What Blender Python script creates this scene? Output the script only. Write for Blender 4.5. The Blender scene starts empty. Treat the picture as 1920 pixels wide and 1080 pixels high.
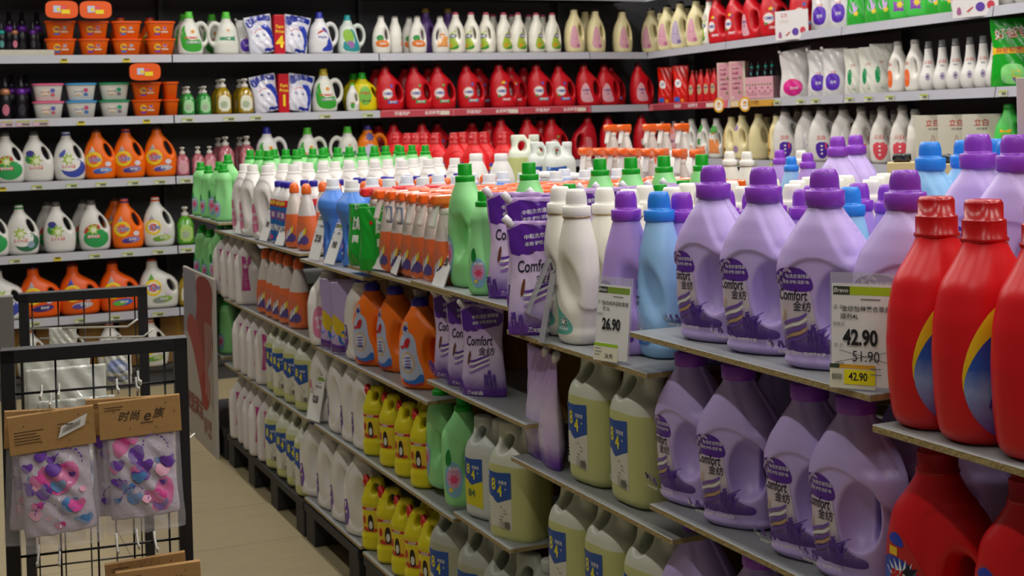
import bpy, bmesh, math, random
import numpy as np
from mathutils import Vector, Matrix
from mathutils.bvhtree import BVHTree
from mathutils.geometry import delaunay_2d_cdt
random.seed(7); rng = np.random.RandomState(3)
PI = math.pi
SC = bpy.context.scene
COL = SC.collection

# ------------------------------------------------------------------ camera
ROLL, PITCH, FPX, PY = .0281, .0091, 2569.9, 251.4
CP = np.array([0, 0, 1.5])
_c, _s = math.cos(PITCH), math.sin(PITCH)
_X = np.array([1., 0, 0]); FWD = np.array([0, _c, -_s]); _Z = np.array([0, _s, _c])
RT = math.cos(ROLL)*_X - math.sin(ROLL)*_Z
UP = math.sin(ROLL)*_X + math.cos(ROLL)*_Z
cd = bpy.data.cameras.new('camera'); cam = bpy.data.objects.new('camera', cd); COL.objects.link(cam)
cam.matrix_world = Matrix(((RT[0], UP[0], -FWD[0], CP[0]), (RT[1], UP[1], -FWD[1], CP[1]), (RT[2], UP[2], -FWD[2], CP[2]), (0, 0, 0, 1)))
cd.sensor_width = 36; cd.lens = FPX/1920*36; cd.shift_y = -(540-PY)/1920
cd.clip_start = .05
cd.dof.use_dof = True; cd.dof.focus_distance = 2.3; cd.dof.aperture_fstop = 13
SC.camera = cam
SC.view_settings.view_transform = 'Standard'; SC.view_settings.look = 'None'
SC.view_settings.gamma = 1; SC.view_settings.exposure = 0.06
SC.cycles.max_bounces = 6; SC.cycles.transparent_max_bounces = 12
w = bpy.data.worlds.new('world'); SC.world = w; w.use_nodes = True
w.node_tree.nodes['Background'].inputs[0].default_value = (1, .97, .93, 1)
w.node_tree.nodes['Background'].inputs[1].default_value = .075
LIGHT_W = 14.6

# ------------------------------------------------------------------ places
aI = 1.9908
IO = np.array([.0889, 3.0, 0]); IA = np.array([math.cos(aI), math.sin(aI), 0]); IB = np.array([IA[1], -IA[0], 0])
def isl(s, t, z): return IO + IA*s + IB*t + np.array([0, 0, z])
ROT_I = aI - PI
def proj(P):
    d = np.asarray(P, float)-CP; ww = d@FWD
    return 960+FPX*(d@RT)/ww, PY-FPX*(d@UP)/ww, ww
def at_x(p0, dr, x):
    d0 = p0-CP
    return ((x-960)*(d0@FWD) - FPX*(d0@RT))/(FPX*(dr@RT)-(x-960)*(dr@FWD))
def isx(x, t, z):          # run along the island front at depth t, height z, seen at column x -> s
    return at_x(isl(0, t, z), IA, x)
LD = .4171; LU = np.array([math.cos(LD), math.sin(LD), 0]); LN = np.array([LU[1], -LU[0], 0]); LO = np.array([-1, 8.5616, 0])
RD = 1.9105-PI; RU = np.array([math.cos(RD), math.sin(RD), 0]); RN = np.array([RU[1], -RU[0], 0]); RO = np.array([1.5, 7.9439, 0])
SHZ = [1.950, 1.590, 1.229, .816, .450]
def lwall(x, z, back=.06):
    o = LO - LN*back + np.array([0, 0, z]); return o + LU*at_x(o, LU, x)
def rwall(x, z, back=.06):
    o = RO - RN*back + np.array([0, 0, z]); return o + RU*at_x(o, RU, x)

# ------------------------------------------------------------------ materials
def lin(h):
    if isinstance(h, str):
        h = h.lstrip('#'); c = [int(h[i:i+2], 16)/255 for i in (0, 2, 4)]
    else: c = h
    return tuple((v/12.92 if v <= .04045 else ((v+.055)/1.055)**2.4) for v in c)+(1,)
_M = {}
def M(col, rough=.42, metal=0, trans=0, coat=0, alpha=1, sss=0, ior=1.45, bump=0, bscale=60):
    k = (col, rough, metal, trans, coat, alpha, sss, bump, bscale)
    if k in _M: return _M[k]
    m = bpy.data.materials.new('finish_%s' % str(col).lstrip('#')); m.use_nodes = True
    nt = m.node_tree; b = nt.nodes['Principled BSDF']
    c = lin(col)
    # faint procedural variation so that no surface is perfectly even
    n = nt.nodes.new('ShaderNodeTexNoise'); n.inputs['Scale'].default_value = 9
    tc = nt.nodes.new('ShaderNodeTexCoord'); nt.links.new(tc.outputs['Object'], n.inputs['Vector'])
    mx = nt.nodes.new('ShaderNodeMix'); mx.data_type = 'RGBA'
    mx.inputs[6].default_value = tuple(v*.94 for v in c[:3])+(1,); mx.inputs[7].default_value = tuple(min(1, v*1.05) for v in c[:3])+(1,)
    nt.links.new(n.outputs['Fac'], mx.inputs[0]); nt.links.new(mx.outputs[2], b.inputs['Base Color'])
    b.inputs['Roughness'].default_value = rough; b.inputs['Metallic'].default_value = metal
    b.inputs['Transmission Weight'].default_value = trans; b.inputs['Coat Weight'].default_value = coat
    b.inputs['IOR'].default_value = ior; b.inputs['Alpha'].default_value = alpha
    if sss:
        b.inputs['Subsurface Weight'].default_value = sss; b.inputs['Subsurface Radius'].default_value = (.02, .02, .02)
        b.inputs['Subsurface Scale'].default_value = .5
    if bump:
        n2 = nt.nodes.new('ShaderNodeTexNoise'); n2.inputs['Scale'].default_value = bscale; n2.inputs['Detail'].default_value = 3
        nt.links.new(tc.outputs['Object'], n2.inputs['Vector'])
        bp = nt.nodes.new('ShaderNodeBump'); bp.inputs['Strength'].default_value = bump; bp.inputs['Distance'].default_value = .01
        nt.links.new(n2.outputs['Fac'], bp.inputs['Height']); nt.links.new(bp.outputs[0], b.inputs['Normal'])
    _M[k] = m; return m
def print_mat(name, stops, axis='Z', lo=0, hi=.1, noise=0, nscale=200, rough=.35, spots=None):
    """printed artwork: colour bands along one axis of the object, with a speckled edge"""
    m = bpy.data.materials.new(name); m.use_nodes = True; nt = m.node_tree; b = nt.nodes['Principled BSDF']
    tc = nt.nodes.new('ShaderNodeTexCoord'); sp = nt.nodes.new('ShaderNodeSeparateXYZ'); nt.links.new(tc.outputs['Object'], sp.inputs[0])
    mr = nt.nodes.new('ShaderNodeMapRange'); mr.inputs[1].default_value = lo; mr.inputs[2].default_value = hi
    src = sp.outputs[axis]
    if noise:
        n = nt.nodes.new('ShaderNodeTexNoise'); n.inputs['Scale'].default_value = nscale; n.inputs['Detail'].default_value = 2
        nt.links.new(tc.outputs['Object'], n.inputs['Vector'])
        ma = nt.nodes.new('ShaderNodeMath'); ma.operation = 'MULTIPLY_ADD'; ma.inputs[1].default_value = noise; nt.links.new(n.outputs['Fac'], ma.inputs[0])
        nt.links.new(src, ma.inputs[2]); src = ma.outputs[0]
    nt.links.new(src, mr.inputs[0])
    cr = nt.nodes.new('ShaderNodeValToRGB'); nt.links.new(mr.outputs[0], cr.inputs[0])
    e = cr.color_ramp.elements
    for i, (p, c) in enumerate(stops):
        el = e[i] if i < 2 else e.new(p)
        el.position = p; el.color = lin(c)
    nt.links.new(cr.outputs[0], b.inputs['Base Color']); b.inputs['Roughness'].default_value = rough
    return m

# ------------------------------------------------------------------ meshes
def new_mesh(name, V, F, mats, fm=None, smooth=True):
    me = bpy.data.meshes.new(name); me.from_pydata([tuple(v) for v in V], [], [tuple(f) for f in F])
    for m in (mats if isinstance(mats, (list, tuple)) else [mats]): me.materials.append(m)
    if fm is not None: me.polygons.foreach_set('material_index', np.asarray(fm, dtype=np.int32))
    me.polygons.foreach_set('use_smooth', np.full(len(me.polygons), smooth)); me.update(); return me
class MB:
    def __init__(s): s.V = []; s.F = []; s.I = []; s.S = []
    def add(s, V, F, mi=0, sm=False):
        o = len(s.V); s.V += [tuple(map(float, v)) for v in V]; s.F += [tuple(i+o for i in f) for f in F]; s.I += [mi]*len(F); s.S += [sm]*len(F); return s
    def box(s, x0, x1, y0, y1, z0, z1, mi=0, bev=0, R=None):
        if bev:
            bm = bmesh.new(); bmesh.ops.create_cube(bm, size=1)
            for v in bm.verts: v.co = Vector(((x0+x1)/2+v.co.x*(x1-x0), (y0+y1)/2+v.co.y*(y1-y0), (z0+z1)/2+v.co.z*(z1-z0)))
            bmesh.ops.bevel(bm, geom=bm.edges[:], offset=bev, segments=2, profile=.5, affect='EDGES')
            bm.verts.index_update(); V = [v.co.copy() for v in bm.verts]; F = [[v.index for v in f.verts] for f in bm.faces]; bm.free()
        else:
            V = [Vector((x, y, z)) for x in (x0, x1) for y in (y0, y1) for z in (z0, z1)]
            F = [(0, 1, 3, 2), (4, 6, 7, 5), (0, 4, 5, 1), (2, 3, 7, 6), (0, 2, 6, 4), (1, 5, 7, 3)]
        if R is not None: V = [R @ v for v in V]
        return s.add(V, F, mi)
    def lathe(s, prof, mi=0, seg=28, c=(0, 0, 0), R=None, ribs=0, n=2., close=True):
        V = []; F = []
        for k, (r, z) in enumerate(prof):
            for i in range(seg):
                a = 2*PI*i/seg
                ca, sa = math.cos(a), math.sin(a)
                q = (abs(ca)**n+abs(sa)**n)**(-1/n)
                v = Vector((r*q*ca, r*q*sa, z)); v = (R @ v if R is not None else v)+Vector(c); V.append(v)
        for k in range(len(prof)-1):
            for i in range(seg):
                j = (i+1) % seg; F.append((k*seg+i, k*seg+j, (k+1)*seg+j, (k+1)*seg+i))
        if close:
            F.append(tuple(range(seg))[::-1]); F.append(tuple((len(prof)-1)*seg+i for i in range(seg)))
        return s.add(V, F, mi, True)
    def tube(s, pts, r, mi=0, seg=6):
        pts = [Vector(p) for p in pts]; V = []; F = []
        for k, p in enumerate(pts):
            d = (pts[min(k+1, len(pts)-1)]-pts[max(k-1, 0)]).normalized()
            u = d.orthogonal().normalized() if abs(d.z) > .9 else d.cross(Vector((0, 0, 1))).normalized()
            v = d.cross(u)
            for i in range(seg): V.append(p+(u*math.cos(2*PI*i/seg)+v*math.sin(2*PI*i/seg))*r)
        for k in range(len(pts)-1):
            for i in range(seg):
                j = (i+1) % seg; F.append((k*seg+i, k*seg+j, (k+1)*seg+j, (k+1)*seg+i))
        F.append(tuple(range(seg))[::-1]); F.append(tuple((len(pts)-1)*seg+i for i in range(seg)))
        return s.add(V, F, mi, True)
    def mesh(s, name, mats, smooth=None):
        me = new_mesh(name, s.V, s.F, mats, s.I)
        me.polygons.foreach_set('use_smooth', np.array(s.S if smooth is None else [smooth]*len(s.F), dtype=bool)); return me

def smax(a, b, k):
    h = np.maximum(k-np.abs(a-b), 0)/k; return np.maximum(a, b)+h*h*k*.25
def smin(a, b, k): return -smax(-a, -b, k)
def sstep(x, a, b):
    t = np.clip((x-a)/(b-a), 0, 1); return t*t*(3-2*t)
def prof_fn(keys, sm=.006):
    keys = np.array(keys, float); H = keys[-1, 0]; zz = np.linspace(-.02, H+.02, 400); dz = zz[1]-zz[0]
    T = [np.interp(zz, keys[:, 0], keys[:, i]) for i in range(1, keys.shape[1])]
    n = max(1, int(3*sm/dz)); kx = np.exp(-.5*(np.arange(-n, n+1)*dz/sm)**2); kx /= kx.sum()
    T = [np.convolve(np.pad(t, n, 'edge'), kx, 'valid') for t in T]
    return lambda z: [np.interp(z, zz, t) for t in T]
def body_field(keys, H, cuts=(), panels=(), adds=(), sm=.006, edge=.012, ck=.010):
    """keys: (z, half width, half depth, centre x, exponent)"""
    pf = prof_fn(keys, sm)
    def f(P):
        x, y, z = P[..., 0], P[..., 1], P[..., 2]
        hw, hd, cx, n = pf(z)
        q = ((np.abs(x-cx)/hw)**n+(np.abs(y)/hd)**n+1e-9)**(1/n)
        r = (q-1)*np.minimum(hw, hd)
        for g in panels: r = r+g(x, y, z)
        for g in adds: r = smin(r, g(x, y, z), .012)
        r = smax(r, -z, edge); r = smax(r, z-H, .004)
        for g in cuts: r = smax(r, g(x, y, z), ck)
        return r
    return f
def thru(cx, cz, rx, rz, ang=0, n=2.2):
    ca, sa = math.cos(ang), math.sin(ang)
    def g(x, y, z):
        u = (x-cx)*ca+(z-cz)*sa; v = -(x-cx)*sa+(z-cz)*ca
        return (1-((np.abs(u)/rx)**n+(np.abs(v)/rz)**n)**(1/n))*min(rx, rz)
    return g
def dent(cx, cy, cz, rx, ry, rz, ang=0, both=True):
    ca, sa = math.cos(ang), math.sin(ang)
    def g(x, y, z):
        u = (x-cx)*ca+(z-cz)*sa; v = -(x-cx)*sa+(z-cz)*ca
        yy = (np.abs(y) if both else -y)-cy
        return (1-np.sqrt((u/rx)**2+(yy/ry)**2+(v/rz)**2))*min(rx, ry, rz)
    return g
def rbox(c, h, r):
    def g(x, y, z):
        q = [np.abs(v-c[i])-h[i]+r for i, v in enumerate((x, y, z))]
        return np.sqrt(sum(np.maximum(v, 0)**2 for v in q))+np.minimum(np.maximum(np.maximum(q[0], q[1]), q[2]), 0)-r
    return g
def cyl(cx, cy, r, z0, z1):
    def g(x, y, z): return smax(np.sqrt((x-cx)**2+(y-cy)**2)-r, np.abs(z-(z0+z1)/2)-(z1-z0)/2, .003)
    return g
def sdf_mesh(name, f, lo, hi, h, mats, matfn=None):
    if f.__code__.co_argcount == 3: g3 = f; f = lambda P: g3(P[..., 0], P[..., 1], P[..., 2])
    lo = np.array(lo)-2*h; hi = np.array(hi)+2*h
    ax = [np.arange(lo[i], hi[i]+h, h) for i in range(3)]
    G = np.stack(np.meshgrid(*ax, indexing='ij'), -1); Fv = f(G); S = Fv < 0
    n = [s-1 for s in Fv.shape]
    cnt = np.zeros(n, int)
    for dx in (0, 1):
        for dy in (0, 1):
            for dz in (0, 1): cnt += S[dx:dx+n[0], dy:dy+n[1], dz:dz+n[2]]
    act = np.argwhere((cnt > 0) & (cnt < 8)); idx = -np.ones(n, int); idx[tuple(act.T)] = np.arange(len(act))
    acc = np.zeros((len(act), 3)); num = np.zeros(len(act))
    cor = [(i, j, k) for i in (0, 1) for j in (0, 1) for k in (0, 1)]
    for A in cor:
        for d in range(3):
            if A[d]: continue
            B = list(A); B[d] = 1
            ia = tuple((act+A).T); ib = tuple((act+B).T); fa, fb = Fv[ia], Fv[ib]
            m = (fa < 0) != (fb < 0); t = np.where(m, fa/np.where(m, fa-fb, 1), 0)[:, None]
            p = G[ia]*(1-t)+G[ib]*t; acc[m] += p[m]; num[m] += 1
    V = acc/num[:, None]
    for _ in range(3):
        e = h*.25; f0 = f(V); g = np.stack([(f(V+np.eye(3)[i]*e)-f(V-np.eye(3)[i]*e))/(2*e) for i in range(3)], -1)
        st = g*(f0/np.maximum((g**2).sum(-1), .05))[:, None]; L = np.linalg.norm(st, axis=1)[:, None]
        V = V-st*np.minimum(1, .5*h/np.maximum(L, 1e-9))
    Q = []
    for d in range(3):
        o = [k for k in range(3) if k != d]
        sl0 = [slice(None)]*3; sl1 = [slice(None)]*3; sl0[d] = slice(0, -1); sl1[d] = slice(1, None)
        ch = np.argwhere(S[tuple(sl0)] != S[tuple(sl1)])
        ch = ch[(ch[:, o[0]] > 0) & (ch[:, o[1]] > 0) & (ch[:, o[0]] < n[o[0]]) & (ch[:, o[1]] < n[o[1]])]
        u = np.zeros(3, int); u[o[0]] = 1; v = np.zeros(3, int); v[o[1]] = 1
        q = np.stack([idx[tuple((ch-u-v).T)], idx[tuple((ch-v).T)], idx[tuple(ch.T)], idx[tuple((ch-u).T)]], -1)
        s = S[tuple(ch.T)]
        if d == 1: s = ~s
        q[~s] = q[~s][:, ::-1]; Q.append(q)
    Q = np.concatenate(Q); Q = Q[(Q >= 0).all(1)]
    fm = None
    if matfn is not None: fm = matfn(V[Q].mean(1)).astype(int)
    return new_mesh(name, V.tolist(), Q.tolist(), mats, fm)
def bvh_of(me): return BVHTree.FromPolygons([v.co.copy() for v in me.vertices], [tuple(p.vertices) for p in me.polygons])

# ------------------------------------------------------------------ printed labels
def ell(cx, cz, rx, rz, n=24, ang=0, p=2.):
    o = []
    for i in range(n):
        a = 2*PI*i/n; c, s = math.cos(a), math.sin(a); q = (abs(c)**p+abs(s)**p)**(-1/p)
        u, v = rx*c*q, rz*s*q; o.append((cx+u*math.cos(ang)-v*math.sin(ang), cz+u*math.sin(ang)+v*math.cos(ang)))
    return o
def rect(x0, x1, z0, z1): return [(x0, z0), (x1, z0), (x1, z1), (x0, z1)]
def smooth_poly(pts, it=2):
    for _ in range(it):
        o = []
        for i in range(len(pts)):
            p, q = pts[i], pts[(i+1) % len(pts)]
            o += [(p[0]*.75+q[0]*.25, p[1]*.75+q[1]*.25), (p[0]*.25+q[0]*.75, p[1]*.25+q[1]*.75)]
        pts = o
    return pts
def star(cx, cz, r0, r1, n):
    return [(cx+(r1 if i % 2 else r0)*math.cos(PI*i/n), cz+(r1 if i % 2 else r0)*math.sin(PI*i/n)) for i in range(2*n)]
_T = {}
def text_geo(s, bold=0, shear=0):
    k = (s, bold, shear)
    if k not in _T:
        cu = bpy.data.curves.new('t', 'FONT'); cu.body = s; cu.size = 1; cu.resolution_u = 3; cu.offset = bold; cu.shear = shear
        cu.align_x = 'CENTER'; cu.align_y = 'CENTER'
        ob = bpy.data.objects.new('t', cu); me = bpy.data.meshes.new_from_object(ob)
        V = [(v.co.x, v.co.y) for v in me.vertices]; F = [tuple(p.vertices) for p in me.polygons]
        bpy.data.objects.remove(ob); bpy.data.meshes.remove(me); bpy.data.curves.remove(cu); _T[k] = (V, F)
    return _T[k]
class Art:
    """flat artwork in (x, z), laid on a body by projection along its depth"""
    def __init__(s): s.L = []
    def poly(s, pts, m, g=.008):
        xs = [p[0] for p in pts]; zs = [p[1] for p in pts]
        V = [Vector(p) for p in pts]; nb = len(V)
        if g:
            P = np.array(pts); x = np.arange(min(xs)+g/2, max(xs), g); z = np.arange(min(zs)+g/2, max(zs), g)
            for a in x:
                for c in z:
                    ins = False; j = len(P)-1
                    for i in range(len(P)):
                        if (P[i, 1] > c) != (P[j, 1] > c) and a < (P[j, 0]-P[i, 0])*(c-P[i, 1])/(P[j, 1]-P[i, 1])+P[i, 0]: ins = not ins
                        j = i
                    if ins: V.append(Vector((a, c)))
        r = delaunay_2d_cdt(V, [], [list(range(nb))], 1, 1e-6)
        s.L.append(([tuple(v) for v in r[0]], [tuple(f) for f in r[2]], m)); return s
    def text(s, t, x, z, size, m, bold=0, shear=0, ang=0, sx=1, fit=None):
        V, F = text_geo(t, bold, shear)
        if not V: return s
        if fit:
            w_ = max(v[0] for v in V)-min(v[0] for v in V); sx = fit/(w_*size)
        ca, sa = math.cos(ang), math.sin(ang)
        o = [(x+size*(v[0]*sx*ca-v[1]*sa), z+size*(v[0]*sx*sa+v[1]*ca)) for v in V]
        s.L.append((o, F, m)); return s
    def lines(s, x, z, w, n, dz, m, h=.0016):
        r = random.Random(int((x+z)*9999)+n)
        for i in range(n): s.poly(rect(x, x+w*r.uniform(.6, 1), z-i*dz-h, z-i*dz), m, 0)
        return s
    def lavender(s, x, z, h, m, lean=0):
        r = random.Random(int(x*1e4))
        s.poly([(x-.0004, z), (x+.0004, z), (x+lean+.0004, z+h), (x+lean-.0004, z+h)], m, 0)
        k = int(h/.0035)
        for i in range(k):
            t = .35+.65*i/k; wd = .0042*(1.25-t)
            for sg in (-1, 1): s.poly(ell(x+lean*t+sg*wd, z+h*t+r.uniform(-.001, .001), .0026, .0016, 6, sg*.6), m, 0)
        return s
    def build(s, name, surf=None, y0=0., off=.0006, flip=False, tol=None):
        """surf: BVH of the body (front towards -y); or a flat face at y0"""
        mats = []; V = []; F = []; I = []
        for k, (vs, fs, m) in enumerate(s.L):
            if m not in mats: mats.append(m)
            mi = mats.index(m); o = len(V); ok = []
            d = off+.00022*k
            for (x, z) in vs:
                if surf is None: V.append((x, y0-d, z)); ok.append(True); continue
                if flip: h = surf.ray_cast(Vector((-x, 1, z)), Vector((0, -1, 0)))
                else: h = surf.ray_cast(Vector((x, -1, z)), Vector((0, 1, 0)))
                if h[0] is None: V.append((0, 0, 0)); ok.append(False)
                else: V.append(tuple(h[0]+h[1]*d)); ok.append(abs(h[1].y) > .12)
            for f in fs:
                if all(ok[i] for i in f):
                    if surf is not None:
                        ys = [V[o+i][1] for i in f]
                        if max(ys)-min(ys) > .016: continue
                    F.append(tuple(o+i for i in (f if not flip else f))); I.append(mi)
        return new_mesh(name, V, F, mats, I)

# ------------------------------------------------------------------ things
PENDING = []
class Proto:
    def __init__(s, name, cat): s.name = name; s.cat = cat; s.parts = []
    def part(s, name, me, parent=None, label=None): s.parts.append((name, me, parent, label)); return len(s.parts)-1
def obj(name, me, parent=None, **kw):
    o = bpy.data.objects.new(name, me); COL.objects.link(o)
    if parent is not None: o.parent = parent
    for k, v in kw.items(): o[k] = v
    return o
def put(pr, loc, rz=0., desc='', where='', group=None, sc=1., tilt=0., tiltx=0., cat=None, name=None, sz=None):
    e = bpy.data.objects.new(name or pr.name, None); COL.objects.link(e); e.empty_display_size = .02
    e.location = loc; e.rotation_euler = (tiltx, tilt, rz); e.scale = (sc, sc, sz or sc)
    e['category'] = cat or pr.cat
    if group: e['group'] = group
    ch = []
    for (n, me, pa, lb) in pr.parts:
        o = obj(n, me, e if pa is None else ch[pa])
        if lb: o['label'] = lb
        ch.append(o)
    PENDING.append((e, desc, where)); return e
def struct(name, me, **kw): return obj(name, me, kind='structure', **kw)
ORD = ['leftmost', 'second', 'third', 'fourth', 'fifth', 'sixth', 'seventh', 'eighth', 'ninth', 'tenth', 'eleventh', 'twelfth', 'thirteenth', 'fourteenth', 'fifteenth', 'sixteenth', 'seventeenth', 'eighteenth', 'nineteenth', 'twentieth']
def finish_labels():
    G = {}
    for e, d, wh in PENDING: G.setdefault((d, wh), []).append(e)
    for (d, wh), L in G.items():
        L.sort(key=lambda e: proj(e.location)[0])
        n = len(L)
        for i, e in enumerate(L):
            if n == 1: t = ''
            elif i == 0: t = ', leftmost'
            elif i == n-1: t = ', rightmost'
            elif i < 20: t = ', %s from left' % ORD[i]
            else: t = ', %s from right' % ORD[min(19, n-1-i)]
            e['label'] = (d+' '+wh).strip()+t
            if len(e['label'].split()) > 16: print('LONG', e['label'])

# ------------------------------------------------------------------ kinds of bottle, pouch and pack
def recol(me, *mats):
    m2 = me.copy()
    for i, m in enumerate(mats): m2.materials[i] = m
    return m2
def lathe_mesh(name, prof, m, seg=28, c=(0, 0, 0), n=2., R=None):
    return MB().lathe(prof, 0, seg, c, R, n=n).mesh(name, [m])
def cap_mesh(name, m, z0, r1, h1, r2, h2, dome=.3, c=(0, 0), lip=.0015, seg=32):
    """two step cap: ribbed skirt with a narrower cup on top"""
    p = [(r1*.96, z0), (r1, z0+lip), (r1, z0+h1-lip), (r1*.95, z0+h1), (r2*1.02, z0+h1+.0005)]
    if dome:
        p += [(r2, z0+h1+.002)]
        for i in range(0, 7):
            t = i/6; p.append((r2*(1-.05*t-dome*max(0, t-.45)**2*1.6), z0+h1+h2*t))
        p += [(r2*.45, z0+h1+h2*1.015)]
    else:
        p += [(r2, z0+h1+.002), (r2*.97, z0+h1+h2-.002), (r2*.9, z0+h1+h2)]
    return lathe_mesh(name, p, m, seg, (c[0], c[1], 0), 2.0)
P_ = {}
DARK = M('241a3c', .4)
# colours
cLil, cLilCap, cBlu, cBluCap = 'c6b0ea', '8c3fc0', '8fc4ee', '2c86e6'

# --- four litre softener jug
f4 = body_field([(0, .064, .044, 0, 2.5), (.012, .074, .051, 0, 2.6), (.06, .080, .056, 0, 2.6), (.12, .083, .058, 0, 2.5), (.17, .082, .056, 0, 2.4), (.20, .071, .052, 0, 2.3),
                 (.235, .048, .043, 0, 2.1), (.258, .031, .031, 0, 2), (.272, .026, .026, 0, 2)], .270,
    cuts=[thru(.052, .110, .011, .040, -.05), dent(.034, .062, .110, .036, .050, .058, -.06)], ck=.005,
    panels=[lambda x, y, z: .0040*sstep(.182-z-8.5*(x+.005)**2, -.0035, .0035)*sstep(z, .010, .022),
            lambda x, y, z: .004*sstep(x-(.262-z)*.55+.004, -.003, .010)*sstep(z, .17, .19)*(y < 0)], sm=.005)
s4 = sdf_mesh('body', f4, (-.085, -.06, 0), (.085, .06, .27), .0032, [M(cLil, .36)])
b4 = bvh_of(s4)
PR_LAV = print_mat('lavender_print', [(0, '43207c'), (.16, '5f3c98'), (.34, 'b09ac8'), (.48, 'd8ccd2'), (1, 'c4b0d4')], 'Z', .028, .17, .022, 380)
PUR = M('5a2a96', .35); DPUR = M('5c3a9a', .35); INK = M('1c1a2a', .4); WH = M('e8e6e4', .45); TAN = M('c9a27c', .4)
def comfort_art(blue=False, sx=1., dz=0, dx=0):
    a = Art()
    q = lambda pts: [(p[0]*sx+dx, p[1]+dz) for p in pts]
    base = smooth_poly([(-.082, .150), (-.066, .166), (-.030, .166), (-.014, .150), (-.008, .11), (-.002, .070), (.020, .050), (.046, .046), (.048, .033), (.030, .029), (-.074, .029), (-.082, .045)], 2)
    a.poly(q(base), M('9fc2e2', .35) if blue else PR_LAV, .007)
    a.poly(q(smooth_poly([(-.082, .132), (-.076, .164), (-.030, .170), (-.008, .152), (-.004, .130), (-.04, .128)], 2)), M('1f5fb8', .35) if blue else PUR, .007)
    a.text('中和洗衣液残留', -.037*sx+dx, .153+dz, .0074, WH, .002, 0, .03, sx)
    a.text('·柔软·护形·防静电·', -.037*sx+dx, .1435+dz, .0066, WH, .002, 0, .03, sx)
    a.text('Comfort', -.044*sx+dx, .122+dz, .025, INK, .012, .15, .02, .62*sx)
    a.text('金纺', -.026*sx+dx, .104+dz, .018, INK, .006, .1, .0, .9*sx)
    pr = M('7b56b0', .4) if not blue else M('2f74c8', .4)
    for k in range(5):
        z = .088-.008*k
        a.poly(q(smooth_poly([(-.062+.002*k, z-.012), (-.045, z-.004), (-.03, z), (-.018, z+.008), (-.016, z+.004), (-.03, z-.006), (-.045, z-.009), (-.060, z-.016)], 2)), [pr, WH, pr, TAN, pr][k], 0)
    a.poly(q(smooth_poly([(-.062, .078), (-.058, .094), (-.054, .102), (-.056, .09), (-.058, .078)], 1)), TAN, 0)
    if not blue:
        for x, z, h in ((-.012, .036, .034), (-.004, .034, .045), (.006, .034, .036), (.013, .034, .024), (-.05, .034, .018), (-.03, .034, .022), (-.062, .034, .02)):
            a.lavender(x*sx+dx, z+dz, h, DPUR)
    a.text('净含量: 4L', -.066*sx+dx, .042+dz, .0075, WH, .006, 0, 0, sx)
    a.text('衣物护理剂  怡神薰衣草', -.016*sx+dx, .035+dz, .0065, WH, .006, 0, 0, sx)
    return a
for key, body, capc, blue in (('soft4', cLil, cLilCap, 0), ('soft4b', cBlu, cBluCap, 1)):
    p = Proto('softener_jug', 'jug'); p.part('body', recol(s4, M(body, .36)))
    p.part('cap', cap_mesh('cap', M(capc, .3), .266, .0325, .026, .0245, .034, .42))
    p.part('label', comfort_art(blue).build('label', b4)); P_[key] = p

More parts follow.
